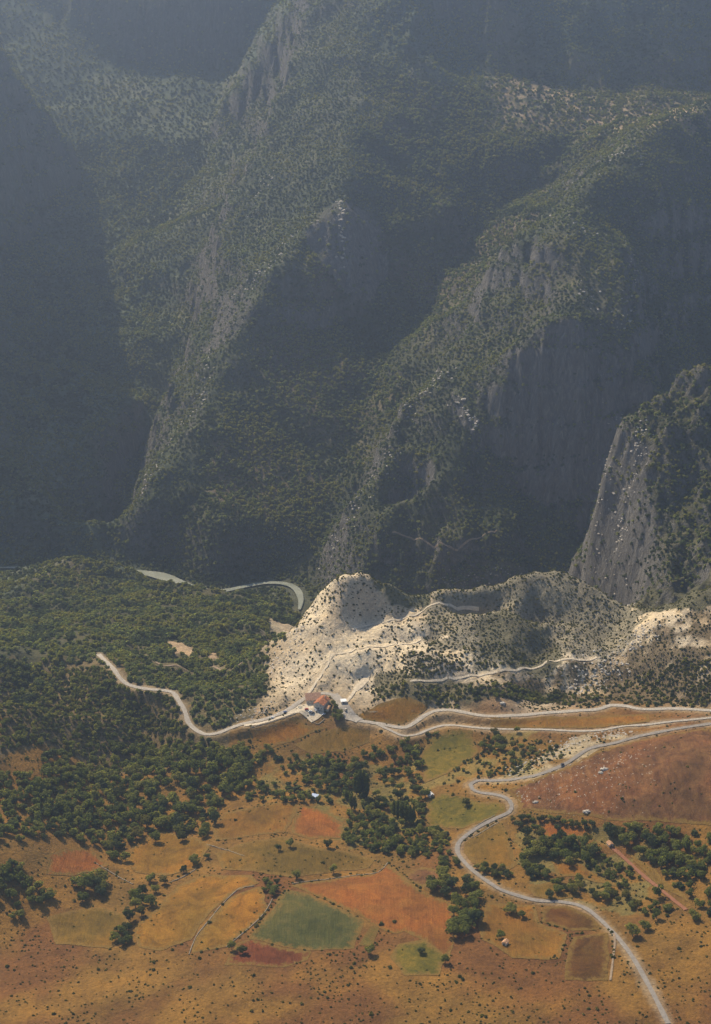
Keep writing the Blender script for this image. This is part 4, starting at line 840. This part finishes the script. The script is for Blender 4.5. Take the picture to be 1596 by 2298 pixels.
# scrub on the limestone hill
x, y = jgrid(-170, 640, 1600, 1860, 2.9); rg = np.array(REGN)[gridval(REGV, x, y)]; dn = fbm(x, y, 40, 4, 95); lum = gridval(SOIL[..., 0], x, y)
keep = (rg == 'limestone_hill') & (rng.random(len(x)) < np.where(lum > .36, .30, .74) + .45 * dn + .3 * sstep(1740, 1790, y) * sstep(90, 30, x)) & ~in_fields(x, y)
for f_ in (fc, cp, qy): keep &= ~inpoly(x, y, f_)
x, y = x[keep], y[keep]; ok = clear_of_roads(x, y, 4.2); x, y = x[ok], y[ok]
stuff('hill_scrub', x, y, rng.uniform(.5, 1.5, len(x)) * (1 + .5 * (rng.random(len(x)) > .9)), rng.integers(4, 7, len(x)), 'dark scrub bushes dotted over the pale limestone hill', 'scrub')
# valley: woods in the ravine and between fields, scrub on the pastures
WOODS = [([(100,1690),(300,1670),(450,1670),(560,1690),(560,1740),(500,1800),(475,1875),(330,1895),(160,1895),(60,1850)], .85, (3.2, 5.6), (7, 9)),
 ([(470,1690),(560,1670),(640,1690),(720,1700),(830,1690),(900,1660),(970,1650),(950,1720),(950,1770),(840,1740),(780,1800),(700,1800),(640,1800),(560,1795),(490,1790)], .40, (2.2, 4.4), (7, 9)),
 ([(790,1800),(880,1790),(950,1780),(960,1850),(1030,1880),(1010,1920),(930,1925),(800,1905),(770,1880)], .55, (2.2, 4.2), (7, 9)),
 ([(0,1480),(160,1500),(330,1600),(480,1655),(470,1690),(300,1680),(0,1690)], .80, (1.8, 3.6), (4, 9)), ([(250,1450),(560,1460),(600,1500),(600,1560),(540,1600),(500,1632),(440,1630),(425,1580),(400,1550),(290,1528)], .85, (1.8, 3.6), (0, 4)), ([(430,1640),(420,1560),(390,1560),(240,1500),(160,1500),(160,1600),(330,1640)], .8, (2.0, 3.6), (4, 9)),
 ([(830,1550),(900,1530),(1000,1540),(1250,1550),(1250,1575),(1010,1590),(960,1575),(905,1560),(840,1575)], .65, (1.4, 3.0), (4, 9)), ([(930,1645),(1210,1642),(1290,1690),(1160,1735),(1060,1748),(960,1770)], .26, (1.1, 2.8), (4, 9)), ([(900,1470),(1100,1440),(1280,1470),(1330,1480),(1230,1500),(1000,1528),(900,1530)], .4, (1.0, 2.0), (4, 7)),
 ([(1200,1560),(1458,1500),(1596,1480),(1596,1580),(1300,1590)], .62, (1.1, 2.4), (4, 7)),
 ([(-200,1760),(100,1750),(150,1800),(205,1870),(0,1900),(-200,1900)], .7, (3, 5), (7, 9)), ([(1470,1870),(1700,1860),(1700,2100),(1500,2060),(1460,1990)], .5, (3, 5.5), (7, 9)), ([(-100,1930),(60,1950),(120,2010),(90,2060),(-100,2100)], .5, (3, 5.5), (7, 9)),
 ([(1320,1890),(1440,1960),(1458,2000),(1380,1990),(1300,1950)], .38, (2, 3.6), (7, 9)), ([(870,1590),(960,1565),(1000,1560),(960,1600),(905,1628),(870,1615)], .18, (2, 3.4), (7, 9))]
vx, vy, vs_, vt = [], [], [], []
tr = np.array(TREES)
for pl, dens, (r0, r1), (s0, s1) in WOODS:
    w = [spot(*p) for p in pl]; st = (r0 + r1) * .82
    x, y = jgrid(min(p[0] for p in w), max(p[0] for p in w), min(p[1] for p in w), max(p[1] for p in w), st); k = inpoly(x, y, w) & (rng.random(len(x)) < dens + .6 * fbm(x, y, 45, 3, 97)) & ~in_fields(x, y)
    x, y = x[k], y[k]; k = (np.hypot(x[:, None] - tr[None, :, 0], y[:, None] - tr[None, :, 1]) > tr[None, :, 2] * .9).all(1) & clear_of_roads(x, y, 5.5); x, y = x[k], y[k]
    vx.append(x); vy.append(y); vs_.append(rng.uniform(r0, r1, len(x))); vt.append(np.where(rng.random(len(x)) < .3, rng.integers(12, 16, len(x)), rng.integers(s0, s1, len(x))))
vx, vy, vs_, vt = map(np.concatenate, (vx, vy, vs_, vt))
stuff('valley_woods', vx, vy, vs_, vt, 'dense mixed woods filling the ravines between the valley fields', 'woods')
x, y = jgrid(-420, 460, 1120, 1720, 3.7); rg = np.array(REGN)[gridval(REGV, x, y)]; dn = fbm(x, y, 30, 4, 99)
infl = in_fields(x, y, ('gold', 'ochre', 'olive', 'meadow', 'redhill')); keep = (rg == 'valley_ground') & (rng.random(len(x)) < np.where(infl, .03 + .5 * np.clip(dn - .12, 0, 1), .20 + .75 * np.clip(dn, -.1, 1))) & ~in_fields(x, y, ('crop', 'redsoil', 'stubble', 'vine', 'garden')); x, y = x[keep], y[keep]; ok = clear_of_roads(x, y, 5); x, y = x[ok], y[ok]
stuff('pasture_scrub', x, y, rng.uniform(.5, 1.25, len(x)) * (1 + .7 * (rng.random(len(x)) > .92)), rng.integers(4, 7, len(x)), 'small bushes and tussocks scattered over the dry pastures', 'scrub')
# hedges and field margins
HEDGES = [[(571,2086),(619,2022),(648,1994)], [(507,2124),(572,2070),(597,2042)], [(656,1983),(714,1975),(782,1966),(839,1960),(871,1935)], [(871,1936),(902,1958),(945,1998)], [(1209,2068),(1277,2092),(1268,2126),(1240,2150)], [(1277,2097),(1369,2088),(1376,2148)], [(1144,2048),(1209,2068)],
 [(559,1637),(562,1667),(591,1686),(651,1668),(736,1635)], [(1117,1843),(1081,1862),(1040,1885)], [(1127,1850),(1148,1893),(1160,1939)], [(480,1886),(553,1880),(644,1868)], [(500,1824),(553,1812),(610,1801),(673,1803),(667,1827)], [(800,1603),(806,1612),(839,1618),(899,1626)], [(700,2004),(753,2031),(822,2067)], [(298,1984),(213,1935)], [(1300,1975),(1390,2000),(1458,2020)], [(868,2090),(840,2125)], [(560,1628),(610,1613),(650,1599),(680,1582)]]
hx, hy = [], []
for hl in HEDGES:
    q = walk(hl, 2.6, 0)
    for p in q:
        if random.random() < .62: hx.append(p[0] + random.gauss(0, .9)); hy.append(p[1] + random.gauss(0, .9))
stuff('hedgerow_scrub', hx, hy, rng.uniform(.6, 1.5, len(hx)) * (1 + .5 * (rng.random(len(hx)) > .85)), rng.integers(4, 7, len(hx)), 'low hedges and bushes along the field margins and walls', 'hedges')
# loose white rocks: along the crests, on the hill and beside the walls
bx_, by_, bs = [], [], []
def rocks_on(ps, n, spread, r0, r1):
    q = walk(ps, 5.0, 0)
    for _ in range(n): p = q[random.randrange(len(q))]; bx_.append(p[0] + random.gauss(0, spread)); by_.append(p[1] + random.gauss(0, spread)); bs.append(random.uniform(r0, r1))
rocks_on([(1000,830),(930,900),(880,1000),(800,1130),(745,1225)], 143, 11, .7, 2.2); rocks_on([(1235,490),(1215,490),(1300,505),(1330,520)], 33, 5, 1, 2.4); rocks_on([(1380,350),(1420,340),(1450,370)], 33, 8, 1, 2.6)
rocks_on([(1270,385),(1340,395),(1370,400)], 22, 4, 1, 2.4); rocks_on([(1010,885),(1040,920),(1070,960)], 33, 4, 1, 2.6); rocks_on([(1390,510),(1420,560),(1425,650),(1400,720)], 33, 6, .9, 2.2); rocks_on([(1290,640),(1340,680),(1400,740)], 33, 9, .8, 2)
rocks_on([(765,450),(768,540),(766,620)], 38, 3, 1, 2.6); rocks_on([(700,500),(640,540),(600,600),(540,650),(510,660)], 71, 8, .9, 2.4); rocks_on([(480,770),(460,850),(440,920),(390,975),(325,1100)], 93, 6, .8, 2.2); rocks_on([(600,390),(590,430),(570,480)], 33, 8, .8, 2)
rocks_on([(1392,930),(1350,1010),(1343,1080),(1365,1180),(1362,1280),(1400,1330)], 130, 4, .6, 1.6); rocks_on([(1440,960),(1430,1050),(1400,1140),(1385,1260)], 120, 6, .6, 1.6); rocks_on([(1275,1262),(1340,1297),(1425,1360)], 110, 3, .5, 1.4); rocks_on([(980,1309),(1080,1303),(1160,1290)], 90, 6, .5, 1.2)
rocks_on([(1300,1545),(1340,1520),(1400,1460),(1458,1410)], 260, 9, .5, 1.5); rocks_on([(1150,1735),(1220,1700),(1290,1665),(1400,1645)], 280, 7, .4, 1.2); rocks_on([(1210,1750),(1300,1730),(1420,1690)], 120, 10, .3, .9)
rocks_on([(620,1500),(650,1440),(690,1380)], 120, 8, .5, 1.3); rocks_on([(520,1610),(560,1600),(620,1590)], 60, 6, .4, 1.1); rocks_on([(1250,1800),(1330,1790),(1400,1800)], 90, 14, .3, .7)
for k_ in range(1, 6): rocks_on([(1165,1760 + 8 * k_),(1270,1722 + 14 * k_),(1374,1682 + 16 * k_),(1470,1660 + 18 * k_)], 110, 1.5, .25, .75)
stuff('loose_rocks', bx_, by_, np.array(bs), rng.integers(9, 12, len(bs)), 'pale limestone boulders strewn along crests, cliffs and road banks', 'rocks', .25, .9)
# ------------------------------------------------------------------ buildings
def box(vs, fs, x0, x1, y0, y1, z0, z1):
    i = len(vs); vs += [(x0, y0, z0), (x1, y0, z0), (x1, y1, z0), (x0, y1, z0), (x0, y0, z1), (x1, y0, z1), (x1, y1, z1), (x0, y1, z1)]
    fs += [(i, i + 3, i + 2, i + 1), (i + 4, i + 5, i + 6, i + 7), (i, i + 1, i + 5, i + 4), (i + 1, i + 2, i + 6, i + 5), (i + 2, i + 3, i + 7, i + 6), (i + 3, i, i + 4, i + 7)]
def part(name, m, parent, *boxes):
    vs, fs = [], []
    for b in boxes: box(vs, fs, *b)
    return obj(name, mesh(name, vs, fs), m, parent)
def gable_house(name, loc, rz, w, l, h, rise, tile, label, cat='building', doors=1, over=.5, chimney=True):
    t = thing(name, loc, rz, label, cat); a, b = w / 2, l / 2
    vs = [(-a, -b, -1.5), (a, -b, -1.5), (a, b, -1.5), (-a, b, -1.5), (-a, -b, h), (a, -b, h), (a, b, h), (-a, b, h), (0, -b, h + rise), (0, b, h + rise)]
    obj('wall', mesh('wall', vs, [(0, 1, 5, 8, 4), (2, 3, 7, 9, 6), (1, 2, 6, 5), (3, 0, 4, 7)]), M['wall'], t)
    s = rise / a
    for sd in (-1, 1):                                          # two slopes of the roof, with thickness
        e = a + over; z_e = h - over * s + .12; z_r = h + rise + .12; k = .22
        v = [(0, -b - over, z_r), (sd * e, -b - over, z_e), (sd * e, b + over, z_e), (0, b + over, z_r)]; v += [(p[0], p[1], p[2] + k) for p in v]
        r = obj('roof', mesh('roof', v, [(0, 3, 2, 1), (4, 5, 6, 7), (0, 1, 5, 4), (1, 2, 6, 5), (2, 3, 7, 6), (3, 0, 4, 7)]), M[tile], t)
        if sd == 1 and chimney: part('chimney', M['wall'], r, (a * .3, a * .3 + .9, b * .5, b * .5 + .9, h + rise * .4, h + rise + 1.2))
    d = part('door', M['dark'], t, (-.6, .6, -b - .06, -b + .05, -.2, 2.1))
    part('handle', M['white'], d, (.4, .5, -b - .12, -b - .06, .9, 1.05))
    def window(x, y, z, ax):
        if ax == 'y': f = part('window', M['white'], t, (x - .6, x + .6, y - .05, y + .05, z, z + 1.3)); part('pane', M['glass'], f, (x - .48, x + .48, y - .07 if y < 0 else y + .05, y - .05 if y < 0 else y + .07, z + .12, z + 1.18))
        else: f = part('window', M['white'], t, (x - .05, x + .05, y - .6, y + .6, z, z + 1.3)); part('pane', M['glass'], f, (x - .07 if x < 0 else x + .05, x - .05 if x < 0 else x + .07, y - .48, y + .48, z + .12, z + 1.18))
    for x_ in ([-a * .6, a * .6] if w > 5 else []): window(x_, -b, 1.0, 'y')
    if h > 4.5:
        for x_ in (-a * .5, a * .5): window(x_, -b, 3.6, 'y')
    for sd in (-1, 1):
        for k in range(max(1, int(l / 4))): window(sd * a, -b + (k + .5) * l / max(1, int(l / 4)), 1.2, 'x')
    return t
def lean_to(name, loc, rz, w, l, h, drop, tile, label, cat='building'):
    t = thing(name, loc, rz, label, cat); a, b = w / 2, l / 2
    vs = [(-a, -b, -1.5), (a, -b, -1.5), (a, b, -1.5), (-a, b, -1.5), (-a, -b, h), (a, -b, h), (a, b, h + drop), (-a, b, h + drop)]
    obj('wall', mesh('wall', vs, [(0, 1, 5, 4), (2, 3, 7, 6), (1, 2, 6, 5), (3, 0, 4, 7)]), M['wall'], t)
    s = drop / l; o_ = .5; v = [(-a - o_, -b - o_, h - o_ * s + .1), (a + o_, -b - o_, h - o_ * s + .1), (a + o_, b + o_, h + drop + o_ * s + .1), (-a - o_, b + o_, h + drop + o_ * s + .1)]; v += [(p[0], p[1], p[2] + .22) for p in v]
    obj('roof', mesh('roof', v, [(0, 3, 2, 1), (4, 5, 6, 7), (0, 1, 5, 4), (1, 2, 6, 5), (2, 3, 7, 6), (3, 0, 4, 7)]), M[tile], t)
    part('door', M['dark'], t, (-.7, .7, -b - .06, -b + .05, -.2, 2.1))
    for k in range(int(w / 3.5)):
        x_ = -a + (k + .5) * w / int(w / 3.5)
        if abs(x_) > 1.2: f = part('window', M['white'], t, (x_ - .6, x_ + .6, -b - .05, -b + .05, 1.0, 2.2)); part('pane', M['glass'], f, (x_ - .48, x_ + .48, -b - .07, -b - .05, 1.1, 2.1))
    return t
def on(u, v): p = spot(u, v); return (p[0], p[1], p[2])
x, y, z = on(722, 1583); gable_house('inn', (x, y, z), R(-24), 10.5, 15, 5.2, 2.9, 'tile', 'stone inn with a bright orange tiled gable roof at the road junction', 'inn')
x, y, z = on(703, 1572); lean_to('inn_annex', (x, y, z), R(8), 15, 10, 3.6, 2.2, 'tile_dull', 'long low building with a dull pink sloping roof behind the inn', 'building')
x, y, z = on(732, 1592); lean_to('shed', (x, y, z), R(-24), 6, 5, 2.6, 1.0, 'tile_pale', 'small tiled shed below the right corner of the inn', 'shed')
x, y, z = on(771, 1577); lean_to('kiosk', (x, y, z), R(10), 5.0, 4.0, 2.8, .3, 'white', 'small white kiosk with a flat roof on the forecourt', 'kiosk')
x, y, z = on(966, 1786); gable_house('cabin', (x, y, z), R(30), 4, 5, 2.6, 1.2, 'white', 'tiny white cabin between the round oak and the green meadow', 'cabin', chimney=False)
x, y, z = on(1134, 2118); gable_house('hut', (x, y, z), R(-30), 3.6, 4.5, 2.5, 1.1, 'tile_pale', 'small pale hut beside the oak below the valley road', 'hut', chimney=False)
x, y, z = on(1369, 1897); gable_house('hut', (x, y, z), R(20), 4, 5, 2.6, 1.3, 'tile_pale', 'little pink roofed hut at the head of the red dirt track', 'hut', chimney=False)
M['blue'] = plain('blue_tarpaulin', (.42, .50, .66), .5, .1, .8)
x, y, z = on(707, 1789); lean_to('shelter', (x, y, z), R(-20), 5.5, 3.4, 1.8, .7, 'blue', 'low shelter with a pale blue sheet roof among the trees', 'shelter')
def pond(u, v, r):
    x, y, z = on(u, v); t = thing('round_basin', (x, y, z), 0, 'small round grey water basin beside the car park', 'basin'); n = 20; vs, fs = [], []
    for rr, zz in ((r, -.4), (r, .9), (r - .35, .9), (r - .35, .3)):
        for k in range(n): vs.append((rr * math.cos(k * 6.2832 / n), rr * math.sin(k * 6.2832 / n), zz))
    for s in range(3):
        for k in range(n): fs.append((s * n + k, s * n + (k + 1) % n, (s + 1) * n + (k + 1) % n, (s + 1) * n + k))
    obj('rim', mesh('rim', vs, fs), M['stone'], t)
    vw = [((r - .36) * math.cos(k * 6.2832 / n), (r - .36) * math.sin(k * 6.2832 / n), .72) for k in range(n)]; obj('water', mesh('water', vw, [tuple(range(n))]), M['water'], t)
pond(674, 1588, 2.1)
# ------------------------------------------------------------------ dry stone walls, each stone course lumpy
def stone_wall(ps, h, th, label):
    q = walk(ps, 1.6, 0); x0, y0, z0 = q[0]; t = thing('stone_wall', (x0, y0, z0), 0, label, 'wall'); vs, fs = [], []
    for i, p in enumerate(q):
        d = q[min(i + 1, len(q) - 1)] - q[max(i - 1, 0)]; d = d[:2] / (np.hypot(*d[:2]) + 1e-9)
        g = random.uniform(.75, 1.2); hh = h * random.uniform(.65, 1.15) * (.45 if random.random() < .1 else 1)
        zg = float(at_h(p[0], p[1])[0])
        for s, zz in ((-1, -.5), (-.8, hh), (.8, hh * .95), (1, -.5)): vs.append((p[0] - d[1] * s * th * g * .5 - x0, p[1] + d[0] * s * th * g * .5 - y0, zg + zz - z0))
        if i:
            for k in range(3): a = (i - 1) * 4 + k; fs.append((a, a + 4, a + 5, a + 1))
    obj('stonework', mesh('stonework', vs, fs), M['stone'], t)
stone_wall([(572,1988),(540,1993),(522,2006),(500,2028),(461,2075),(440,2102),(424,2142)], .8, .7, 'white dry stone wall along the left side of the golden hay field')
stone_wall([(507,2125),(540,2098),(572,2071),(597,2043),(612,2016)], .8, .7, 'dark field wall along the left side of the dark green field')
stone_wall([(656,1983),(714,1975),(782,1966),(839,1960),(858,1950),(871,1935)], .8, .7, 'pale dry stone wall along the top of the orange stubble field')
stone_wall([(213,1935),(250,1958),(298,1984)], .8, .7, 'short stone wall right of the heavy oak clump on the left')
stone_wall([(464,1895),(510,1908),(550,1921)], .8, .7, 'short stone wall below the ochre field under the ravine')
stone_wall([(380,1980),(410,1968),(440,1950)], .8, .7, 'stone wall below the pair of oaks by the golden pasture')
stone_wall([(1050,1867),(1081,1846),(1110,1830)], .8, .7, 'upper parapet of the road bridge'); stone_wall([(1060,1880),(1090,1862),(1120,1845)], .8, .7, 'lower parapet of the road bridge')
stone_wall([(560,1633),(610,1620),(652,1606),(676,1596),(692,1608)], .8, .7, 'terrace wall holding up the lane above the ochre field')
stone_wall([(696,1612),(712,1625),(728,1614)], .8, .7, 'curved terrace wall below the inn')
# ------------------------------------------------------------------ cars
CARM = {k: plain('car_paint_' + k, c, .35, .05, .8, .5, 0) for k, c in (('white', (.8, .8, .78)), ('red', (.5, .04, .03)), ('blue', (.10, .16, .32)), ('grey', (.35, .36, .38)), ('dark', (.03, .03, .035)), ('cream', (.72, .64, .48)))}
M['tyre'] = plain('rubber', (.02, .02, .02), .9, .1)
def loft(secs):
    vs, fs = [], []; n = len(secs[0])
    for s in secs: vs += s
    for i in range(len(secs) - 1):
        for k in range(n): a = i * n + k; b = i * n + (k + 1) % n; fs.append((a, b, b + n, a + n))
    fs += [tuple(range(n))[::-1], tuple(range((len(secs) - 1) * n, len(secs) * n))]; return vs, fs
def sec(x, w, z0, z1, tw): return [(x, -w, z0), (x, w, z0), (x, w * 1.0, (z0 + z1) / 2), (x, w * tw, z1), (x, -w * tw, z1), (x, -w, (z0 + z1) / 2)]
bv = loft([sec(-2.0, .74, .35, .75, .9), sec(-1.7, .82, .25, .92, .92), sec(-.6, .84, .22, .95, .94), sec(.8, .84, .22, .93, .94), sec(1.7, .8, .26, .82, .92), sec(2.0, .7, .36, .66, .9)])
cv = loft([sec(-1.75, .74, .88, .93, .95), sec(-1.2, .74, .9, 1.4, .8), sec(.25, .74, .9, 1.42, .8), sec(.95, .74, .88, .92, .95)])
WH = []; 
for k in range(12): WH += [(.32 * math.cos(k * .5236), -.1, .32 * math.sin(k * .5236)), (.32 * math.cos(k * .5236), .1, .32 * math.sin(k * .5236))]
WF = [(2 * k, 2 * ((k + 1) % 12), 2 * ((k + 1) % 12) + 1, 2 * k + 1) for k in range(12)] + [tuple(range(0, 24, 2)), tuple(range(1, 24, 2))[::-1]]
wm = mesh('wheel', WH, WF); wm.materials.append(M['tyre']); gm = mesh('cabin_glass', *cv); gm.materials.append(M['glass']); rm = mesh('car_roof', *loft([sec(-1.15, .6, 1.38, 1.45, .95), sec(.2, .6, 1.4, 1.46, .95)]))
def car(u, v, rz, paint, label, group=None):
    x, y, z = on(u, v); t = thing('car', (x, y, z + .75), rz, label, 'car', group)
    m1 = mesh('car_body', *bv); obj('body', m1, CARM[paint], t); g = bpy.data.objects.new('windows', gm); COL.objects.link(g); g.parent = t
    r = rm.copy(); r.materials.clear(); obj('roof', r, CARM[paint], t)
    for sx in (-1.25, 1.25):
        for sy in (-.76, .76): w = bpy.data.objects.new('wheel', wm); COL.objects.link(w); w.parent = t; w.location = (sx, sy, .32)
for u, v, a, p, l in [(688,1593,20,'red','red car parked beside the round basin'), (696,1598,30,'white','white car parked below the long low building'), (702,1601,35,'dark','dark car parked next to the white car'), (708,1594,-60,'white','white car standing in front of the inn annex'), (716,1597,80,'grey','grey car parked at the front of the inn'),
    (727,1604,40,'white','white car by the round bush below the inn'), (776,1594,75,'cream','cream car on the forecourt below the kiosk'), (640,1599,35,'blue','blue car parked on the roadside lane above the ochre field'), (612,1612,28,'white','white car on the hill road left of the inn'), (1262,1717,38,'dark','dark car driving on the valley road above the red hillside')]: car(u, v, R(a), p, l)
# ------------------------------------------------------------------ outcrops large enough to tell apart
def boulder(u, v, r, label, seed):
    x, y, z = on(u, v); bm = bmesh.new(); bmesh.ops.create_icosphere(bm, subdivisions=3, radius=1)
    for w in bm.verts:
        k = .8 + .35 * vnoise(np.array(w.co.x * 1.6 + seed), np.array(w.co.y * 1.6 + w.co.z * 2.1), seed).item() + .15 * vnoise(np.array(w.co.x * 4 + seed), np.array(w.co.y * 4 + w.co.z * 5), seed).item()
        w.co = Vector((w.co.x * 1.3, w.co.y, w.co.z * .65)) * k * r
    me = bpy.data.meshes.new('outcrop'); bm.to_mesh(me); bm.free(); o = obj('outcrop', me, M['rock']); o.location = (x, y, z + r * .15); tag(o, label, 'rock')
boulder(1357,1726,3.4,'white rock outcrop high on the red brown hillside',3); boulder(1349,1734,2.4,'smaller white rock just below the outcrop on the red hillside',8); boulder(1202,1800,2.6,'pale rock low on the left of the red brown hillside',5); boulder(1316,1822,3.0,'tall pale rock above the hedge at the foot of the red hillside',6)
boulder(1128,1578,2.6,'white rock in the scrub above the hill road',12)

# ------------------------------------------------------------------ haze over the gorge
hz = mesh('haze', *(lambda vs, fs: (box(vs, fs, X0 - 200, X1 + 200, Y0 - 200, Y1 + 200, -330.0, 1560.0), (vs, fs))[1])([], []))
hm = bpy.data.materials.new('haze'); hm.use_nodes = True; hm.node_tree.nodes.clear()
ho = hm.node_tree.nodes.new('ShaderNodeOutputMaterial'); hv = hm.node_tree.nodes.new('ShaderNodeVolumePrincipled')
hv.inputs['Color'].default_value = (.54, .69, .98, 1); hv.inputs['Density'].default_value = 1.4e-4; hv.inputs['Anisotropy'].default_value = .72
hm.node_tree.links.new(hv.outputs[0], ho.inputs['Volume'])
tag(obj('haze', hz, hm), kind='stuff')
